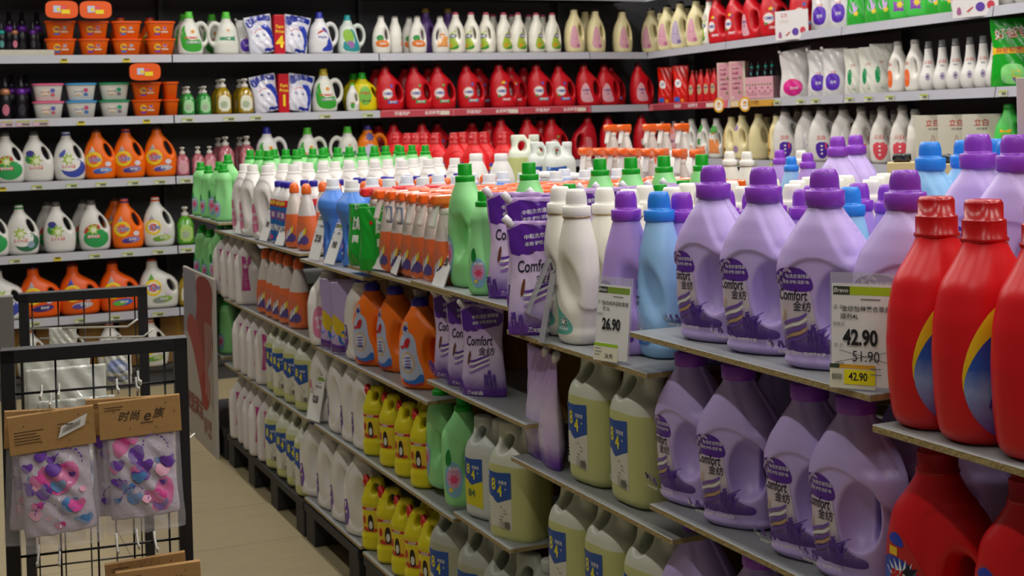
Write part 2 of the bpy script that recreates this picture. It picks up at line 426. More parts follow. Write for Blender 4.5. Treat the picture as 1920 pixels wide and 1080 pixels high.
# --- tall softener bottle with pinched grip
f3 = body_field([(0, .045, .036, 0, 2.4), (.012, .052, .041, 0, 2.4), (.08, .056, .043, 0, 2.4), (.15, .054, .042, 0, 2.3), (.21, .044, .038, 0, 2.2), (.245, .034, .032, 0, 2), (.272, .026, .026, 0, 2)], .270,
    cuts=[dent(.022, .052, .128, .030, .034, .062, .35)],
    panels=[lambda x, y, z: .003*sstep(.20-z-1.1*(x+.06), -.003, .004)*sstep(x, -.03, .02)*sstep(z, .02, .04)], sm=.008)
s3 = sdf_mesh('body', f3, (-.06, -.05, 0), (.06, .05, .27), .0034, [M(cLil, .34)]); b3 = bvh_of(s3)
def soft3(key, body, capc, base, ring=False, kind=0):
    p = Proto('softener_bottle', 'bottle'); p.part('body', recol(s3, M(body, .34)))
    p.part('cap', cap_mesh('cap', M(capc, .3), .268, .0305, .022, .0230, .036, .42))
    if ring: p.part('ring', lathe_mesh('ring', [(.0300, .2655), (.0308, .266), (.0308, .2683), (.0300, .2688)], M('a8926a', .3, 1)))
    a = Art()
    if kind == 0:
        a.poly(smooth_poly([(-.050, .115), (-.030, .105), (-.014, .075), (.012, .060), (.030, .046), (.030, .022), (-.045, .020), (-.052, .04)], 2), M('5fb3a6', .35), .007)
        a.poly(ell(-.030, .062, .014, .034, 20, .1), M('c8cdb0', .4), .006)
        for k in range(6):
            an = k*PI/3; a.poly(ell(.006+.0075*math.cos(an), .049+.0075*math.sin(an), .0042, .0042, 10), WH, 0)
            a.poly(ell(.006+.0075*math.cos(an), .049+.0075*math.sin(an), .0028, .0028, 10), M('2d6f66', .4), 0)
        a.poly(ell(.006, .049, .005, .005, 12), WH, 0)
        a.text('纯净温和', .006, .034, .008, WH, .004); a.text('Comfort', -.034, .132, .016, INK, .01, .1, PI/2-.2, .8); a.text('金纺', -.022, .118, .012, INK, .006)
    else:
        c = M('4a82c8', .4) if kind == 2 else PUR
        a.poly(smooth_poly([(-.052, .145), (-.030, .140), (-.020, .10), (.0, .06), (.018, .046), (.018, .026), (-.045, .024), (-.053, .05)], 2), M('b5cdea' if kind == 2 else 'cdbedb', .4), .007)
        a.poly(smooth_poly([(-.052, .150), (-.030, .150), (-.024, .135), (-.05, .128)], 2), c, 0)
        a.text('Comfort', -.034, .118, .014, INK, .01, .1, 0, .7); a.text('金纺', -.028, .106, .011, INK, .006)
        a.poly(smooth_poly([(-.050, .045), (-.02, .05), (.014, .044), (.016, .026), (-.045, .025)], 2), c, .007)
        for k in range(5): a.poly(star(-.042+.010*k, .065-.003*k, .006, .0025, 5), WH, 0)
        if kind == 2: a.poly(star(.002, .055, .004, .002, 5), M('3f8a3a'), 0); a.text('3L', .0, .034, .008, WH, .008)
    p.part('label', a.build('label', b3)); P_[key] = p
soft3('soft3w', 'e9e6da', 'ece9e0', None, True, 0); soft3('soft3p', 'b89ae0', cLilCap, None, False, 1); soft3('soft3b', '9ccbf2', cBluCap, None, False, 2)

# --- big red laundry jug
fr = body_field([(0, .068, .046, 0, 2.4), (.012, .080, .055, 0, 2.4), (.06, .086, .060, 0, 2.3), (.12, .088, .061, 0, 2.3), (.17, .085, .058, 0, 2.3), (.215, .072, .050, -.004, 2.2), (.25, .042, .038, -.008, 2), (.27, .030, .030, -.008, 2), (.282, .028, .028, -.008, 2)], .280,
    cuts=[thru(.052, .118, .017, .048, .12), dent(.050, .066, .118, .030, .034, .066, .12)],
    panels=[lambda x, y, z: .0025*sstep(np.sqrt(((x-.03)/.075)**2+((z-.115)/.12)**2), 1.03, .97)*sstep(x, -.02, .0)], sm=.008)
sr_ = sdf_mesh('body', fr, (-.10, -.065, 0), (.10, .065, .285), .0036, [M('d8141c', .33)]); br_ = bvh_of(sr_)
RED = M('d8141c', .33)
def red_art(kind):
    a = Art(); BL = print_mat('blue_burst_print', [(0, '7a5aa8'), (.35, '8fa8dc'), (.6, '2b5fc4'), (1, '2a2f9a')], 'Z', .04, .17, .02, 90)
    if kind == 0:
        a.poly(ell(-.022, .106, .058, .092, 36, -.12), M('f0c81e', .4), .007)
        a.poly(ell(-.023, .088, .056, .075, 36, -.10), BL, .007)
        a.poly(star(-.012, .118, .040, .024, 22), M('c9d8f2', .4), 0); a.poly(star(-.012, .118, .030, .019, 18), M('f2f0f6', .4), 0)
        a.text('超值装', -.010, .178, .019, M('c8201c', .4), .02, 0, -.12)
        a.text('雕', -.012, .118, .052, M('c4121c', .4), .025, .25, .0, .8)
        a.poly([(.010, .145), (.024, .156), (.020, .148), (.034, .15), (.02, .138)], INK, 0)
        a.text('全效', .016, .096, .010, M('2a3480'), .01)
        a.poly(rect(-.046, .034, .066, .090), M('1c2a72', .4), .01); a.text('除菌除螨', -.006, .081, .016, WH, .02); a.text('洗衣液', -.006, .0695, .006, WH, .01)
        a.text('持久留香 · 护衣护色', -.006, .060, .007, WH, .01)
        for x, h in ((-.050, .05), (-.038, .04), (-.024, .045), (-.008, .036), (.008, .04), (.02, .03)): a.lavender(x, .03+abs(x+.014)*.35, h*.8, M('5a3a98', .4))
    else:
        a.poly(smooth_poly([(-.080, .170), (-.062, .192), (-.036, .180), (-.012, .150), (.012, .10), (.022, .05), (.006, .022), (-.06, .022), (-.078, .05), (-.086, .11)], 2), M('c42a2c', .4), .007)
        a.poly(smooth_poly([(-.080, .148), (-.05, .152), (-.022, .142), (.002, .10), (.014, .05), (.0, .028), (-.058, .028), (-.074, .05), (-.084, .11)], 2), BL, .007)
        a.poly(smooth_poly([(-.074, .170), (-.060, .186), (-.044, .182), (-.036, .164)], 2), M('2b3fb0', .4), .006)
        a.poly(rect(-.066, -.050, .152, .164), M('eec02a', .4), 0)
        a.poly(star(-.040, .112, .040, .022, 22), M('e8ecf8', .4), 0)
        a.text('雕', -.052, .112, .040, M('c4121c', .4), .025, .25, 0, .8); a.text('牌', -.026, .100, .018, M('c4121c', .4), .02)
        a.poly([(-.040, .132), (-.028, .146), (-.026, .138), (-.014, .142), (-.022, .130), (-.03, .126)], INK, 0)
        a.text('全效加浓', -.040, .082, .012, M('2a2f7a'), .01); a.text('洗衣液', -.034, .064, .014, WH, .02)
    return a
redcap = MB().lathe([(.029, .272), (.0305, .274), (.0305, .278), (.028, .280), (.028, .302), (.0272, .304), (.0245, .3045), (.0245, .326), (.0215, .331), (.012, .3315)], 0, 20, (-.008, 0, 0), n=2.6).mesh('cap', [M('b0080e', .24)])
for k in (0, 1):
    p = Proto('laundry_jug', 'jug'); p.part('body', sr_); p.part('cap', redcap); p.part('label', red_art(k).build('label', br_)); P_['redbig%d' % k] = p

# --- green softener bottles
fg = body_field([(0, .050, .032, 0, 2.5), (.012, .056, .037, 0, 2.5), (.07, .060, .039, 0, 2.4), (.14, .062, .038, 0, 2.3), (.19, .062, .036, 0, 2.3), (.215, .052, .035, 0, 2.2), (.238, .034, .030, 0, 2), (.262, .022, .022, 0, 2)], .260,
    cuts=[thru(.026, .125, .012, .034, -.1), dent(.024, .046, .125, .030, .032, .055, -.1)],
    panels=[lambda x, y, z: .004*sstep(z-.175+.4*(x), .01, -.01)*sstep(z, .05, .09)*sstep(x, -.05, .0)], sm=.008)
sg = sdf_mesh('body', fg, (-.065, -.045, 0), (.065, .045, .265), .0034, [M('8ed88c', .38)]); bg = bvh_of(sg)
fgs = body_field([(0, .040, .029, 0, 2.5), (.01, .045, .033, 0, 2.5), (.09, .044, .033, 0, 2.5), (.15, .036, .029, 0, 2.4), (.172, .036, .030, 0, 2.3), (.185, .038, .033, 0, 2.2), (.205, .030, .028, 0, 2), (.214, .021, .021, 0, 2)], .216, cuts=[dent(.0, .050, .125, .030, .026, .06)], sm=.005)
sgs = sdf_mesh('body', fgs, (-.045, -.038, 0), (.045, .038, .22), .0032, [M('8ed88c', .38)]); bgs = bvh_of(sgs)
GRN = M('0c9a1e', .3)
def green_art(s=1.):
    a = Art(); a.poly(smooth_poly([(-.046*s, .10*s), (-.03*s, .118*s), (-.006*s, .10*s), (-.002*s, .06*s), (-.012*s, .025*s), (-.04*s, .025*s), (-.050*s, .06*s)], 2), M('7fb0c8', .4), .007)
    a.poly(ell(-.026*s, .074*s, .018*s, .026*s, 16), M('c890b0', .4), .006); a.poly(star(-.026*s, .07*s, .014*s, .008*s, 6), M('d8486e', .4), 0)
    a.poly(star(-.034*s, .044*s, .007*s, .004*s, 5), M('e8c83a', .4), 0); a.text('柔顺剂', -.025*s, .096*s, .009*s, WH, .01); a.poly(smooth_poly([(-.046*s, .13*s), (-.036*s, .15*s), (-.03*s, .11*s), (-.044*s, .1*s)], 1), M('127a2e', .4), 0)
    return a
p = Proto('softener_bottle', 'bottle'); p.part('body', sg); p.part('cap', cap_mesh('cap', GRN, .256, .0245, .016, .0178, .030, .0)); p.part('label', green_art(1.1).build('label', bg)); P_['green'] = p
p = Proto('softener_bottle', 'bottle'); p.part('body', sgs); p.part('cap', cap_mesh('cap', GRN, .213, .0235, .013, .0175, .025, .0)); p.part('label', green_art(.8).build('label', bgs)); P_['greens'] = p

# --- refill pouches
def pouch_mesh(W, H, T, m, waist=.11, nx=22, nz=36, wr=.0012, seed=1, slant=0.):
    r = np.random.RandomState(seed); ph = r.rand(8)*6; V = []; F = []
    def sect(v, sgn):
        w_ = W/2*(1-waist*math.exp(-((v-.55)/.22)**2)+.03*math.exp(-((v-.1)/.12)**2))
        th = T/2*max(.02, (1-max(0, v)**1.7)*min(1, .62+1.9*v) if v < 1 else .02)
        row = []
        for i in range(nx+1):
            u = -1+2*i/nx
            y = th*(1-abs(u)**2.6)**.75*1.0+.0006
            y += wr*math.sin(u*5+ph[0]+v*9+ph[1])*math.sin(v*17+ph[2]*u)*(1-abs(u))+wr*.7*math.sin(u*11+v*23+ph[3])*(1-abs(u)**2)
            z = H*v - slant*H*(u+1)/2*(v**3)
            row.append((u*w_, sgn*max(.0004, y), z+.004*wr))
        return row
    for sgn in (-1, 1):
        o = len(V)
        for k in range(nz+1): V += sect(k/nz, sgn)
        for k in range(nz):
            for i in range(nx):
                q = (o+k*(nx+1)+i, o+k*(nx+1)+i+1, o+(k+1)*(nx+1)+i+1, o+(k+1)*(nx+1)+i)
                F.append(q if sgn < 0 else q[::-1])
    n1 = (nx+1)*(nz+1)
    for k in range(nz):
        a0, a1 = k*(nx+1), (k+1)*(nx+1); F.append((a0, a1, n1+a1, n1+a0)); b0 = a0+nx; b1 = a1+nx; F.append((b0, n1+b0, n1+b1, b1))
    for i in range(nx):
        F.append((i, n1+i, n1+i+1, i+1)); t = nz*(nx+1)+i; F.append((t, t+1, n1+t+1, n1+t))
    return new_mesh('bag', V, F, [m])
def spout(x, z, ang, m, r=.0085, L=.022):
    R = Matrix.Rotation(ang, 3, 'Y')
    return MB().lathe([(r*.8, -.004), (r*.8, .004), (r, .005), (r, L-.002), (r*.85, L)], 0, 16, (x, 0, z), R).mesh('spout', [m])
GL = dict(rough=.16, coat=.5)
PRP = print_mat('lavender_pouch_print', [(0, '5a1f96'), (.14, '6f3aa8'), (.30, 'c9b4e0'), (.6, 'dccbe6'), (1, 'b898d0')], 'Z', 0, .2, .02, 160, .18)
mp = pouch_mesh(.125, .235, .052, PRP, seed=4)
a = Art(); a.poly(smooth_poly([(-.060, .232), (.060, .222), (.061, .185), (.02, .176), (-.03, .162), (-.061, .170)], 1), M('54208e', **GL), .008)
a.text('中和洗衣液残留', .012, .205, .011, WH, .004, 0, .12); a.text('·柔软·护形·防静电·', .010, .190, .009, WH, .004, 0, .12)
a.text('Comfort', -.004, .142, .034, INK, .014, .15, .05, .62); a.text('金纺', .018, .116, .022, INK, .006, .1)
for k in range(5): a.poly(smooth_poly([(-.035, .060+.008*k), (-.015, .066+.007*k), (.0, .076+.006*k), (.032, .088+.006*k), (.026, .082+.006*k), (-.0, .070+.006*k), (-.02, .060+.007*k)], 2), [M('9a6cc8'), WH, M('8a5cb8'), WH, PUR][k], 0)
a.poly(smooth_poly([(-.036, .08), (-.030, .115), (-.024, .118), (-.028, .085)], 1), M('6a3a20'), 0)
for x, h in ((.02, .05), (.03, .06), (.04, .05), (-.04, .04), (-.03, .035)): a.lavender(x, .012, h, DPUR)
a.text('薰衣草香', .0, .022, .010, WH, .01)
p = Proto('refill_pouch', 'pouch'); p.part('bag', mp); p.part('spout', spout(-.052, .228, -.75, M('e4e0e6', .4))); p.part('label', a.build('label', bvh_of(mp))); P_['pouch'] = p
def pouch(key, col, W=.15, H=.24, T=.055, art=None, sp=None, seed=1, slant=0, m=None, rough=.2):
    me = pouch_mesh(W, H, T, m or M(col, rough, coat=.4), seed=seed, slant=slant, wr=.002)
    p = Proto('refill_pouch', 'pouch'); p.part('bag', me)
    if sp: p.part('spout', spout(sp[0], sp[1], sp[2], M(sp[3], .4)))
    if art: p.part('label', art.build('label', bvh_of(me)))
    P_[key] = p
a = Art(); a.poly(smooth_poly([(-.055, .13), (-.02, .105), (.0, .09), (.02, .12), (.06, .15), (.06, .10), (.03, .06), (-.02, .05), (-.058, .085)], 2), M('d8b818', **GL), .008)
a.poly(ell(-.004, .052, .022, .022), M('2a6ec0', .3), 0); a.poly(ell(-.05, .072, .014, .020), M('2a6ec0', .3), 0); a.poly(rect(-.058, .058, .004, .034), M('5a2a86', **GL), .01); a.text('2L', .01, .022, .02, WH, .02)
pouch('pouchyel', 'b9a4d2', .125, .22, .05, a, None, 8)
a = Art(); a.poly(rect(.005, .045, .115, .160), M('cfe0d0', .3), .01); a.poly(rect(.01, .04, .075, .10), M('e0ece0', .3), .01)
a.poly(rect(-.05, .05, .108, .111), WH, 0); a.poly(star(.02, .195, .016, .009, 8), WH, 0); a.poly(ell(-.01, .15, .006, .006), M('c8342a'), 0); a.text('洁', .02, .135, .022, M('146a26'), .01)
pouch('pouchgrn', '18a02a', .105, .20, .05, a, None, 11)
a = Art(); a.poly(ell(-.01, .062, .060, .050, 24), M('d8288a', .3), .008); a.text('立白', -.012, .105, .016, M('d02030'), .01); a.text('洗衣液', 0, .056, .016, WH, .01)
pouch('pouchpink', 'd8d4d2', .19, .27, .07, a, (-.084, .262, -.8, 'e8e6e4'), 21, -.12)
a = Art(); a.poly(ell(-.005, .078, .042, .046, 24, p=2.6), M('5a2fb0', .3), .008); a.text('立白', .0, .13, .016, M('d02030'), .01); a.text('全效', 0, .075, .018, WH, .01)
pouch('pouchpurp', 'd6d4d4', .15, .26, .06, a, (-.066, .252, -.6, 'e4e2e2'), 22)
a = Art(); a.poly(ell(-.02, .10, .014, .044, 20), M('128a4e', .3), .008); a.text('立白', .0, .165, .014, M('d04a3a'), .01); a.lines(-.03, .035, .06, 2, .006, M('4a9a5a'))
pouch('pouchgw', 'd8d8cc', .12, .26, .05, a, None, 23)
a = Art(); a.poly(rect(-.055, .055, .15, .185), M('7a5aa8', .3), .012); a.poly(ell(.0, .10, .03, .03), M('c8a8d8', .3), 0); a.text('洗衣液', 0, .168, .018, WH, .01); a.poly(star(.02, .07, .018, .01, 6), M('e8c83a'), 0)
pouch('pouchgp', '2fae36', .14, .30, .06, a, None, 24)
a = Art(); a.text('好爸爸', 0, .24, .05, M('c4202a'), .03, 0, .1); a.text('好爸爸', 0, .242, .05, WH, .005, 0, .1); a.poly(rect(-.085, .085, .145, .185), M('e6b81e', .3), .012); a.text('亲肤特惠装', 0, .165, .028, M('c03018'), .02)
a.poly(ell(.0, .06, .05, .045, 24, p=3), M('8adf80', .3), .01); a.poly(star(.015, .06, .026, .014, 8), M('e6cf3a'), 0); a.poly(rect(-.04, .01, .02, .045), M('8a5aa8'), 0)
pouch('pouchbig', '12a020', .19, .31, .07, a, None, 25)
a = Art(); a.poly(ell(-.012, .135, .026, .030, 20, .6), WH, .008); a.text('40', -.012, .136, .030, M('2a3a8a'), .02); a.poly(rect(-.045, .0, .01, .045), M('2a66c8', .3), .01); a.poly(star(.02, .02, .018, .008, 7), M('f08a2a'), 0)
pouch('pouchred', 'd4180e', .125, .255, .055, a, None, 26)
# twin pack: two white and blue pouches held by a red strip
def twin(key, txt):
    p = Proto('twin_pouch_pack', 'pouch pack'); me = pouch_mesh(.172, .235, .05, M('dcdcea', .15, coat=.5), seed=31, wr=.003)
    a = Art(); a.poly(smooth_poly([(-.078, .234), (.078, .234), (.078, .185), (.04, .200), (-.02, .20), (-.05, .16), (-.078, .18)], 1), M('20329c', **GL), .01)
    a.poly(smooth_poly([(.0, .17), (.05, .12), (.055, .03), (.075, .03), (.076, .13), (.045, .18)], 1), M('2a3fb4', **GL), .01)
    a.poly(ell(-.01, .115, .045, .036, 24), M('e8e8f2', .3), 0); a.poly(smooth_poly([(-.05, .125), (-.02, .155), (.03, .148), (.0, .146), (-.03, .14), (-.045, .12)], 1), M('c83040'), 0)
    a.text('Walch', -.008, .112, .026, M('2a3a8a'), .02); a.poly(rect(.0, .07, .008, .03), M('20329c', **GL), .012)
    lb = a.build('label', bvh_of(me))
    for sx, ry in ((-.092, -.18), (.092, .16)):
        R = Matrix.Translation((sx, 0, .012)) @ Matrix.Rotation(ry, 4, 'Y'); m2 = me.copy(); m2.transform(R); l2 = lb.copy(); l2.transform(R)
        k = p.part('pouch', m2); p.part('label', l2, k)
    strip = MB().box(-.034, .034, -.034, .03, 0, .25, 0, .006).mesh('strip', [M('c01828', .25)], False)
    k = p.part('strip', strip, None, 'red cardboard strip'); a = Art(); a.text('Fam', 0, .175, .03, M('f0d020'), .02); a.text('Price', 0, .145, .028, M('f0d020'), .02); a.text(txt, 0, .078, .10, M('f0d020'), .03)
    p.part('print', a.build('print', None, -.034), k); P_[key] = p
twin('twin4', '4'); twin('twin1', '1')

# --- five litre disinfectant jug, see-through plastic with the liquid inside
f84 = body_field([(0, .062, .048, 0, 3.4), (.012, .073, .057, 0, 3.6), (.10, .075, .058, 0, 3.6), (.19, .075, .058, 0, 3.4), (.215, .070, .053, 0, 3), (.235, .050, .034, -.008, 2.6), (.255, .038, .024, -.02, 2.6), (.278, .034, .019, -.028, 2.6), (.290, .028, .016, -.030, 2.6)], .288,
    cuts=[thru(-.016, .240, .018, .022, -.3)], adds=[cyl(.040, 0, .021, .18, .278)], sm=.006)
mC = M('d6dac8', .32); mL = M('c4c884', .3)
s84 = sdf_mesh('body', f84, (-.078, -.062, 0), (.078, .062, .295), .0036, [mC, mL], lambda c: (c[:, 2] < .192))
b84 = bvh_of(s84)
def a84(white=False):
    a = Art(); a.poly(rect(-.068, .022, .035, .178), M('d8d6c8', .5) if not white else M('d8d020', .4), .01)
    a.poly([(-.068, .178), (.022, .178), (.022, .115), (-.024, .098), (-.068, .115)], M('1d4fa2', .4), .01)
    Y = M('e8dc20', .4)
    a.text('8', -.038, .142, .040, Y, .02, 0, 0, .8); a.text('4', -.016, .128, .040, Y, .02, 0, 0, .8); a.text('消毒液', -.006, .150, .010, WH, .01); a.text('+', .004, .135, .012, WH, .01)
    a.poly(rect(-.064, -.052, .162, .173), M('8fb0d8'), 0)
    if not white:
        a.lines(-.062, .092, .08, 6, .008, M('8a8c88', .5), .002); a.poly(rect(.0, .016, .040, .056), M('6a6a60', .5), 0); a.poly(rect(-.062, -.005, .040, .054), M('b4b4a8', .5), 0)
    else: a.text('84', -.024, .075, .03, M('3a6a50'), .01)
    return a
p = Proto('disinfectant_jug', 'jug'); p.part('body', s84); p.part('cap', lathe_mesh('cap', [(.022, .262), (.0225, .264), (.0225, .284), (.020, .287)], M('cfd0c2', .4), 24, (.040, 0, 0))); p.part('label', a84().build('label', b84)); P_['j84'] = p
p = Proto('disinfectant_jug', 'jug'); p.part('body', recol(s84, M('cdd2cc', .35), M('cdd2cc', .35))); p.part('cap', lathe_mesh('cap', [(.022, .262), (.0225, .264), (.0225, .284), (.020, .287)], M('d8dcd8', .4), 24, (.040, 0, 0))); p.part('label', a84(True).build('label', b84)); P_['j84w'] = p
p = Proto('disinfectant_jug', 'jug'); p.part('body', recol(s84, M('b9bdb0', .35, trans=.1), M('a8ab90', .35))); p.part('cap', lathe_mesh('cap', [(.022, .262), (.0225, .264), (.0225, .284), (.020, .287)], M('b8bab0', .4), 24, (.040, 0, 0))); p.part('label', a84().build('label', b84)); P_['j84g'] = p

# --- orange laundry jug with a clear dosing cup
fo = body_field([(0, .066, .044, 0, 2.5), (.012, .076, .052, 0, 2.5), (.08, .082, .055, 0, 2.4), (.14, .082, .054, 0, 2.3), (.18, .070, .050, -.004, 2.2), (.210, .045, .042, -.012, 2), (.228, .029, .029, -.015, 2), (.24, .026, .026, -.015, 2)], .238,
    cuts=[thru(.045, .110, .016, .040, .1), dent(.043, .060, .110, .028, .030, .056, .1)], sm=.007)
so = sdf_mesh('body', fo, (-.085, -.06, 0), (.085, .06, .24), .0036, [M('ff7814', .33)]); bo = bvh_of(so)
a = Art(); a.poly(smooth_poly([(-.070, .09), (-.064, .150), (-.034, .172), (-.006, .150), (-.002, .10), (.018, .055), (.020, .018), (-.03, .014), (-.066, .03), (-.074, .06)], 2), M('b6c0dc', .4), .007)
a.poly(ell(-.034, .078, .024, .030, 24), M('d8a850', .4), .007); a.poly(ell(-.034, .078, .020, .026, 24), M('c8cfe4', .4), .007)
for k in range(4): a.poly(ell(-.034, .092-.009*k, .014-.001*k, .0026, 10, .1), M('7a68b4'), 0)
a.poly(smooth_poly([(-.05, .126), (-.036, .150), (-.024, .148), (-.026, .132), (-.034, .118)], 1), M('c4202e', .4), 0); a.poly(ell(-.052, .122, .007, .005), M('c4202e'), 0)
a.poly(smooth_poly([(-.064, .034), (-.02, .022), (.016, .055), (.019, .02), (-.03, .015)], 1), M('2a6ec4', .4), .008); a.poly(smooth_poly([(-.066, .028), (-.02, .014), (.018, .026), (.018, .018), (-.03, .008)], 1), M('c42a30', .4), .008)
a.text('洗洁精', -.034, .064, .009, M('2a3a8a'), .01)
p = Proto('laundry_jug', 'jug'); p.part('body', so); p.part('cap', cap_mesh('cap', M('2a1fa0', .3), .234, .026, .024, .018, .006, 0, (-.015, 0)))
p.part('dosing_cup', lathe_mesh('dosing_cup', [(.0165, .262), (.022, .286), (.0215, .287), (.0155, .264)], M('b8b2a8', .2, trans=.6, alpha=.5), 24, (-.015, 0, 0)), None, 'clear dosing cup')
p.part('label', a.build('label', bo))
hang = Art(); hang.poly(smooth_poly([(-.040, .196), (-.052, .190), (-.058, .168), (-.044, .156), (-.030, .166), (-.034, .186)], 1), M('b8bcd0', .4), .006); hang.poly(star(-.043, .176, .012, .006, 5), M('2a2a90'), 0); hang.poly(ell(-.044, .185, .004, .004), M('e0902a'), 0)
p.part('tag', hang.build('tag', bo, off=.001)); P_['orange'] = p

# --- yellow cleaner bottle with a small loop handle
fy = body_field([(0, .034, .030, 0, 2.4), (.010, .040, .035, 0, 2.4), (.045, .041, .036, 0, 2.4), (.052, .037, .032, 0, 2.4), (.130, .037, .032, 0, 2.4), (.14, .040, .035, 0, 2.4), (.155, .038, .032, 0, 2.2), (.185, .027, .019, .008, 2.2), (.21, .022, .014, .008, 2.2), (.218, .016, .010, .008, 2)], .213,
    cuts=[thru(.010, .182, .010, .015, -.15)], adds=[cyl(-.020, 0, .012, .14, .195)], sm=.003)
sy = sdf_mesh('body', fy, (-.045, -.04, 0), (.045, .04, .216), .0030, [M('e4d81c', .35)]); by = bvh_of(sy)
a = Art(); a.poly(rect(-.032, .030, .118, .129), M('c8242c', .4), .007); a.text('洁厕液', .0, .1235, .009, WH, .02); a.poly(rect(-.028, .026, .056, .116), M('e8c832', .4), .008)
a.poly(smooth_poly([(-.026, .057), (.026, .057), (.02, .07), (.0, .064), (-.02, .075)], 1), M('cc4a20'), .008)
a.poly(smooth_poly([(-.006, .062), (-.008, .09), (-.004, .108), (.006, .108), (.010, .092), (.012, .064), (.004, .06)], 1), M('241c18', .4), .007); a.poly(ell(.002, .078, .006, .012), M('e0e0d8'), 0); a.poly(ell(-.020, .092, .005, .012), M('c8242c'), 0)
p = Proto('cleaner_bottle', 'bottle'); p.part('body', sy); p.part('cap', MB().lathe([(.013, -.004), (.0135, 0), (.0135, .016), (.010, .018), (.0075, .028), (.004, .03)], 0, 16, (-.020, 0, .188), Matrix.Rotation(-.35, 3, 'Y')).mesh('cap', [M('c8201c', .3)])); p.part('label', a.build('label', by)); P_['yellow'] = p

# --- trigger spray bottle under clear film
fs = body_field([(0, .038, .025, 0, 2.6), (.01, .043, .029, 0, 2.6), (.08, .044, .030, 0, 2.5), (.13, .036, .027, 0, 2.3), (.17, .026, .022, 0, 2), (.195, .016, .016, 0, 2), (.21, .014, .014, 0, 2)], .208, sm=.007)
ssp = sdf_mesh('body', fs, (-.046, -.032, 0), (.046, .032, .21), .0036, [M('d9cfc8', .15, coat=.4), M('e8703a', .18, coat=.5)], lambda c: (c[:, 2] < .125)); bsp = bvh_of(ssp)
hd = lambda x, y, z: smin(smin(rbox((0, -.010, .236), (.019, .036, .015), .008)(x, y, z), rbox((0, .006, .218), (.015, .018, .014), .006)(x, y, z), .008), rbox((0, -.044, .236), (.007, .006, .007), .003)(x, y, z), .004)
mhd = sdf_mesh('trigger_head', hd, (-.024, -.06, .196), (.024, .032, .256), .0030, [M('f0641a', .22, coat=.6)])
tg = lambda x, y, z: rbox((0, 0, 0), (.0115, .007, .037), .0065)(x, (y+.034)*math.cos(.25)+(z-.196)*math.sin(.25)*-1, -(y+.034)*math.sin(.25)*-1+(z-.196)*math.cos(.25))
mtg = sdf_mesh('trigger', tg, (-.016, -.064, .145), (.016, -.005, .245), .0028, [M('e8e4de', .25, coat=.4)])
col = lathe_mesh('collar', [(.0165, .196), (.0175, .198), (.0175, .212), (.015, .214)], M('e4e0dc', .3), 20)
a = Art(); a.poly(smooth_poly([(-.038, .03), (-.036, .085), (-.01, .105), (.02, .10), (.036, .07), (.036, .03), (.0, .018)], 2), M('d8704a', .25, coat=.5), .008)
a.poly(smooth_poly([(-.030, .022), (-.02, .05), (.01, .06), (.034, .05), (.034, .022)], 1), M('5a4a90', .3), .008)
for k in range(4): a.poly(smooth_poly([(-.02+.01*k, .03+.008*k), (-.012+.01*k, .05+.008*k), (-.004+.01*k, .07+.006*k), (-.004+.01*k, .05+.006*k), (-.01+.01*k, .034+.008*k)], 1), [WH, M('b8c0d8'), WH, M('e8d23a')][k], 0)
lsp = a.build('label', bsp)
p = Proto('spray_bottle', 'bottle'); p.part('body', ssp); p.part('collar', col); k = p.part('trigger_head', mhd, None, 'orange trigger head'); p.part('trigger', mtg, k, 'white trigger'); p.part('label', lsp)
tagm = MB().box(-.017, .017, -.040, -.036, .155, .205, 0).mesh('tag', [M('8a9ab8', .4)], False); tg_a = Art(); tg_a.text('送', 0, .185, .02, M('e8e8ee'), .02); tg_a.poly([(-.012, .160), (.014, .168), (.010, .178), (-.012, .172)], M('d8704a'), 0)
P_['spray'] = p
p2 = Proto('spray_bottle', 'bottle'); p2.parts = list(p.parts); k = p2.part('gift_tag', tagm, None, 'blue gift tag'); p2.part('print', tg_a.build('print', None, -.040), k); P_['sprayt'] = p2
p3 = Proto('spray_bottle', 'bottle'); p3.part('body', recol(ssp, M('d0c8c4', .15, trans=.35, coat=.4), M('e8603a', .2, coat=.5))); p3.part('collar', col); p3.part('trigger_head', recol(mhd, M('e8343a', .25, coat=.5)), None, 'red trigger head'); p3.part('label', lsp); P_['sprayr'] = p3
p4 = Proto('cleaner_bottle', 'bottle'); p4.part('body', ssp); p4.part('cap', lathe_mesh('cap', [(.0165, .200), (.018, .203), (.018, .212), (.0165, .226), (.010, .236), (.004, .238)], M('ee6a22', .25, coat=.5), 20)); p4.part('label', lsp); P_['domecap'] = p4

# --- plain white jug with swept handle
fw = body_field([(0, .066, .042, 0, 2.5), (.012, .074, .048, 0, 2.5), (.08, .080, .050, 0, 2.4), (.15, .080, .050, 0, 2.3), (.20, .068, .046, 0, 2.2), (.235, .040, .036, 0, 2), (.256, .026, .026, 0, 2)], .256,
    cuts=[thru(.040, .130, .014, .046, .25), dent(.036, .056, .125, .032, .032, .070, .25)], panels=[lambda x, y, z: .004*sstep(np.sqrt(((x-.012)/.060)**2+((z-.13)/.105)**2), 1.06, .94)], sm=.007)
sw = sdf_mesh('body', fw, (-.085, -.055, 0), (.085, .055, .26), .0036, [M('e6e2de', .34)]); bw = bvh_of(sw)
a = Art(); a.poly(smooth_poly([(-.064, .05), (-.060, .13), (-.036, .15), (-.012, .11), (.006, .05), (-.01, .03), (-.05, .03)], 2), M('d47aa0', .4), .008); a.text('衣领净', -.032, .10, .016, WH, .02); a.text('洗衣液', -.030, .07, .014, WH, .02)
p = Proto('laundry_jug', 'jug'); p.part('body', sw); p.part('cap', cap_mesh('cap', M('e4e0dc', .35), .252, .0270, .012, .0225, .030, 0)); p.part('label', a.build('label', bw)); P_['white'] = p
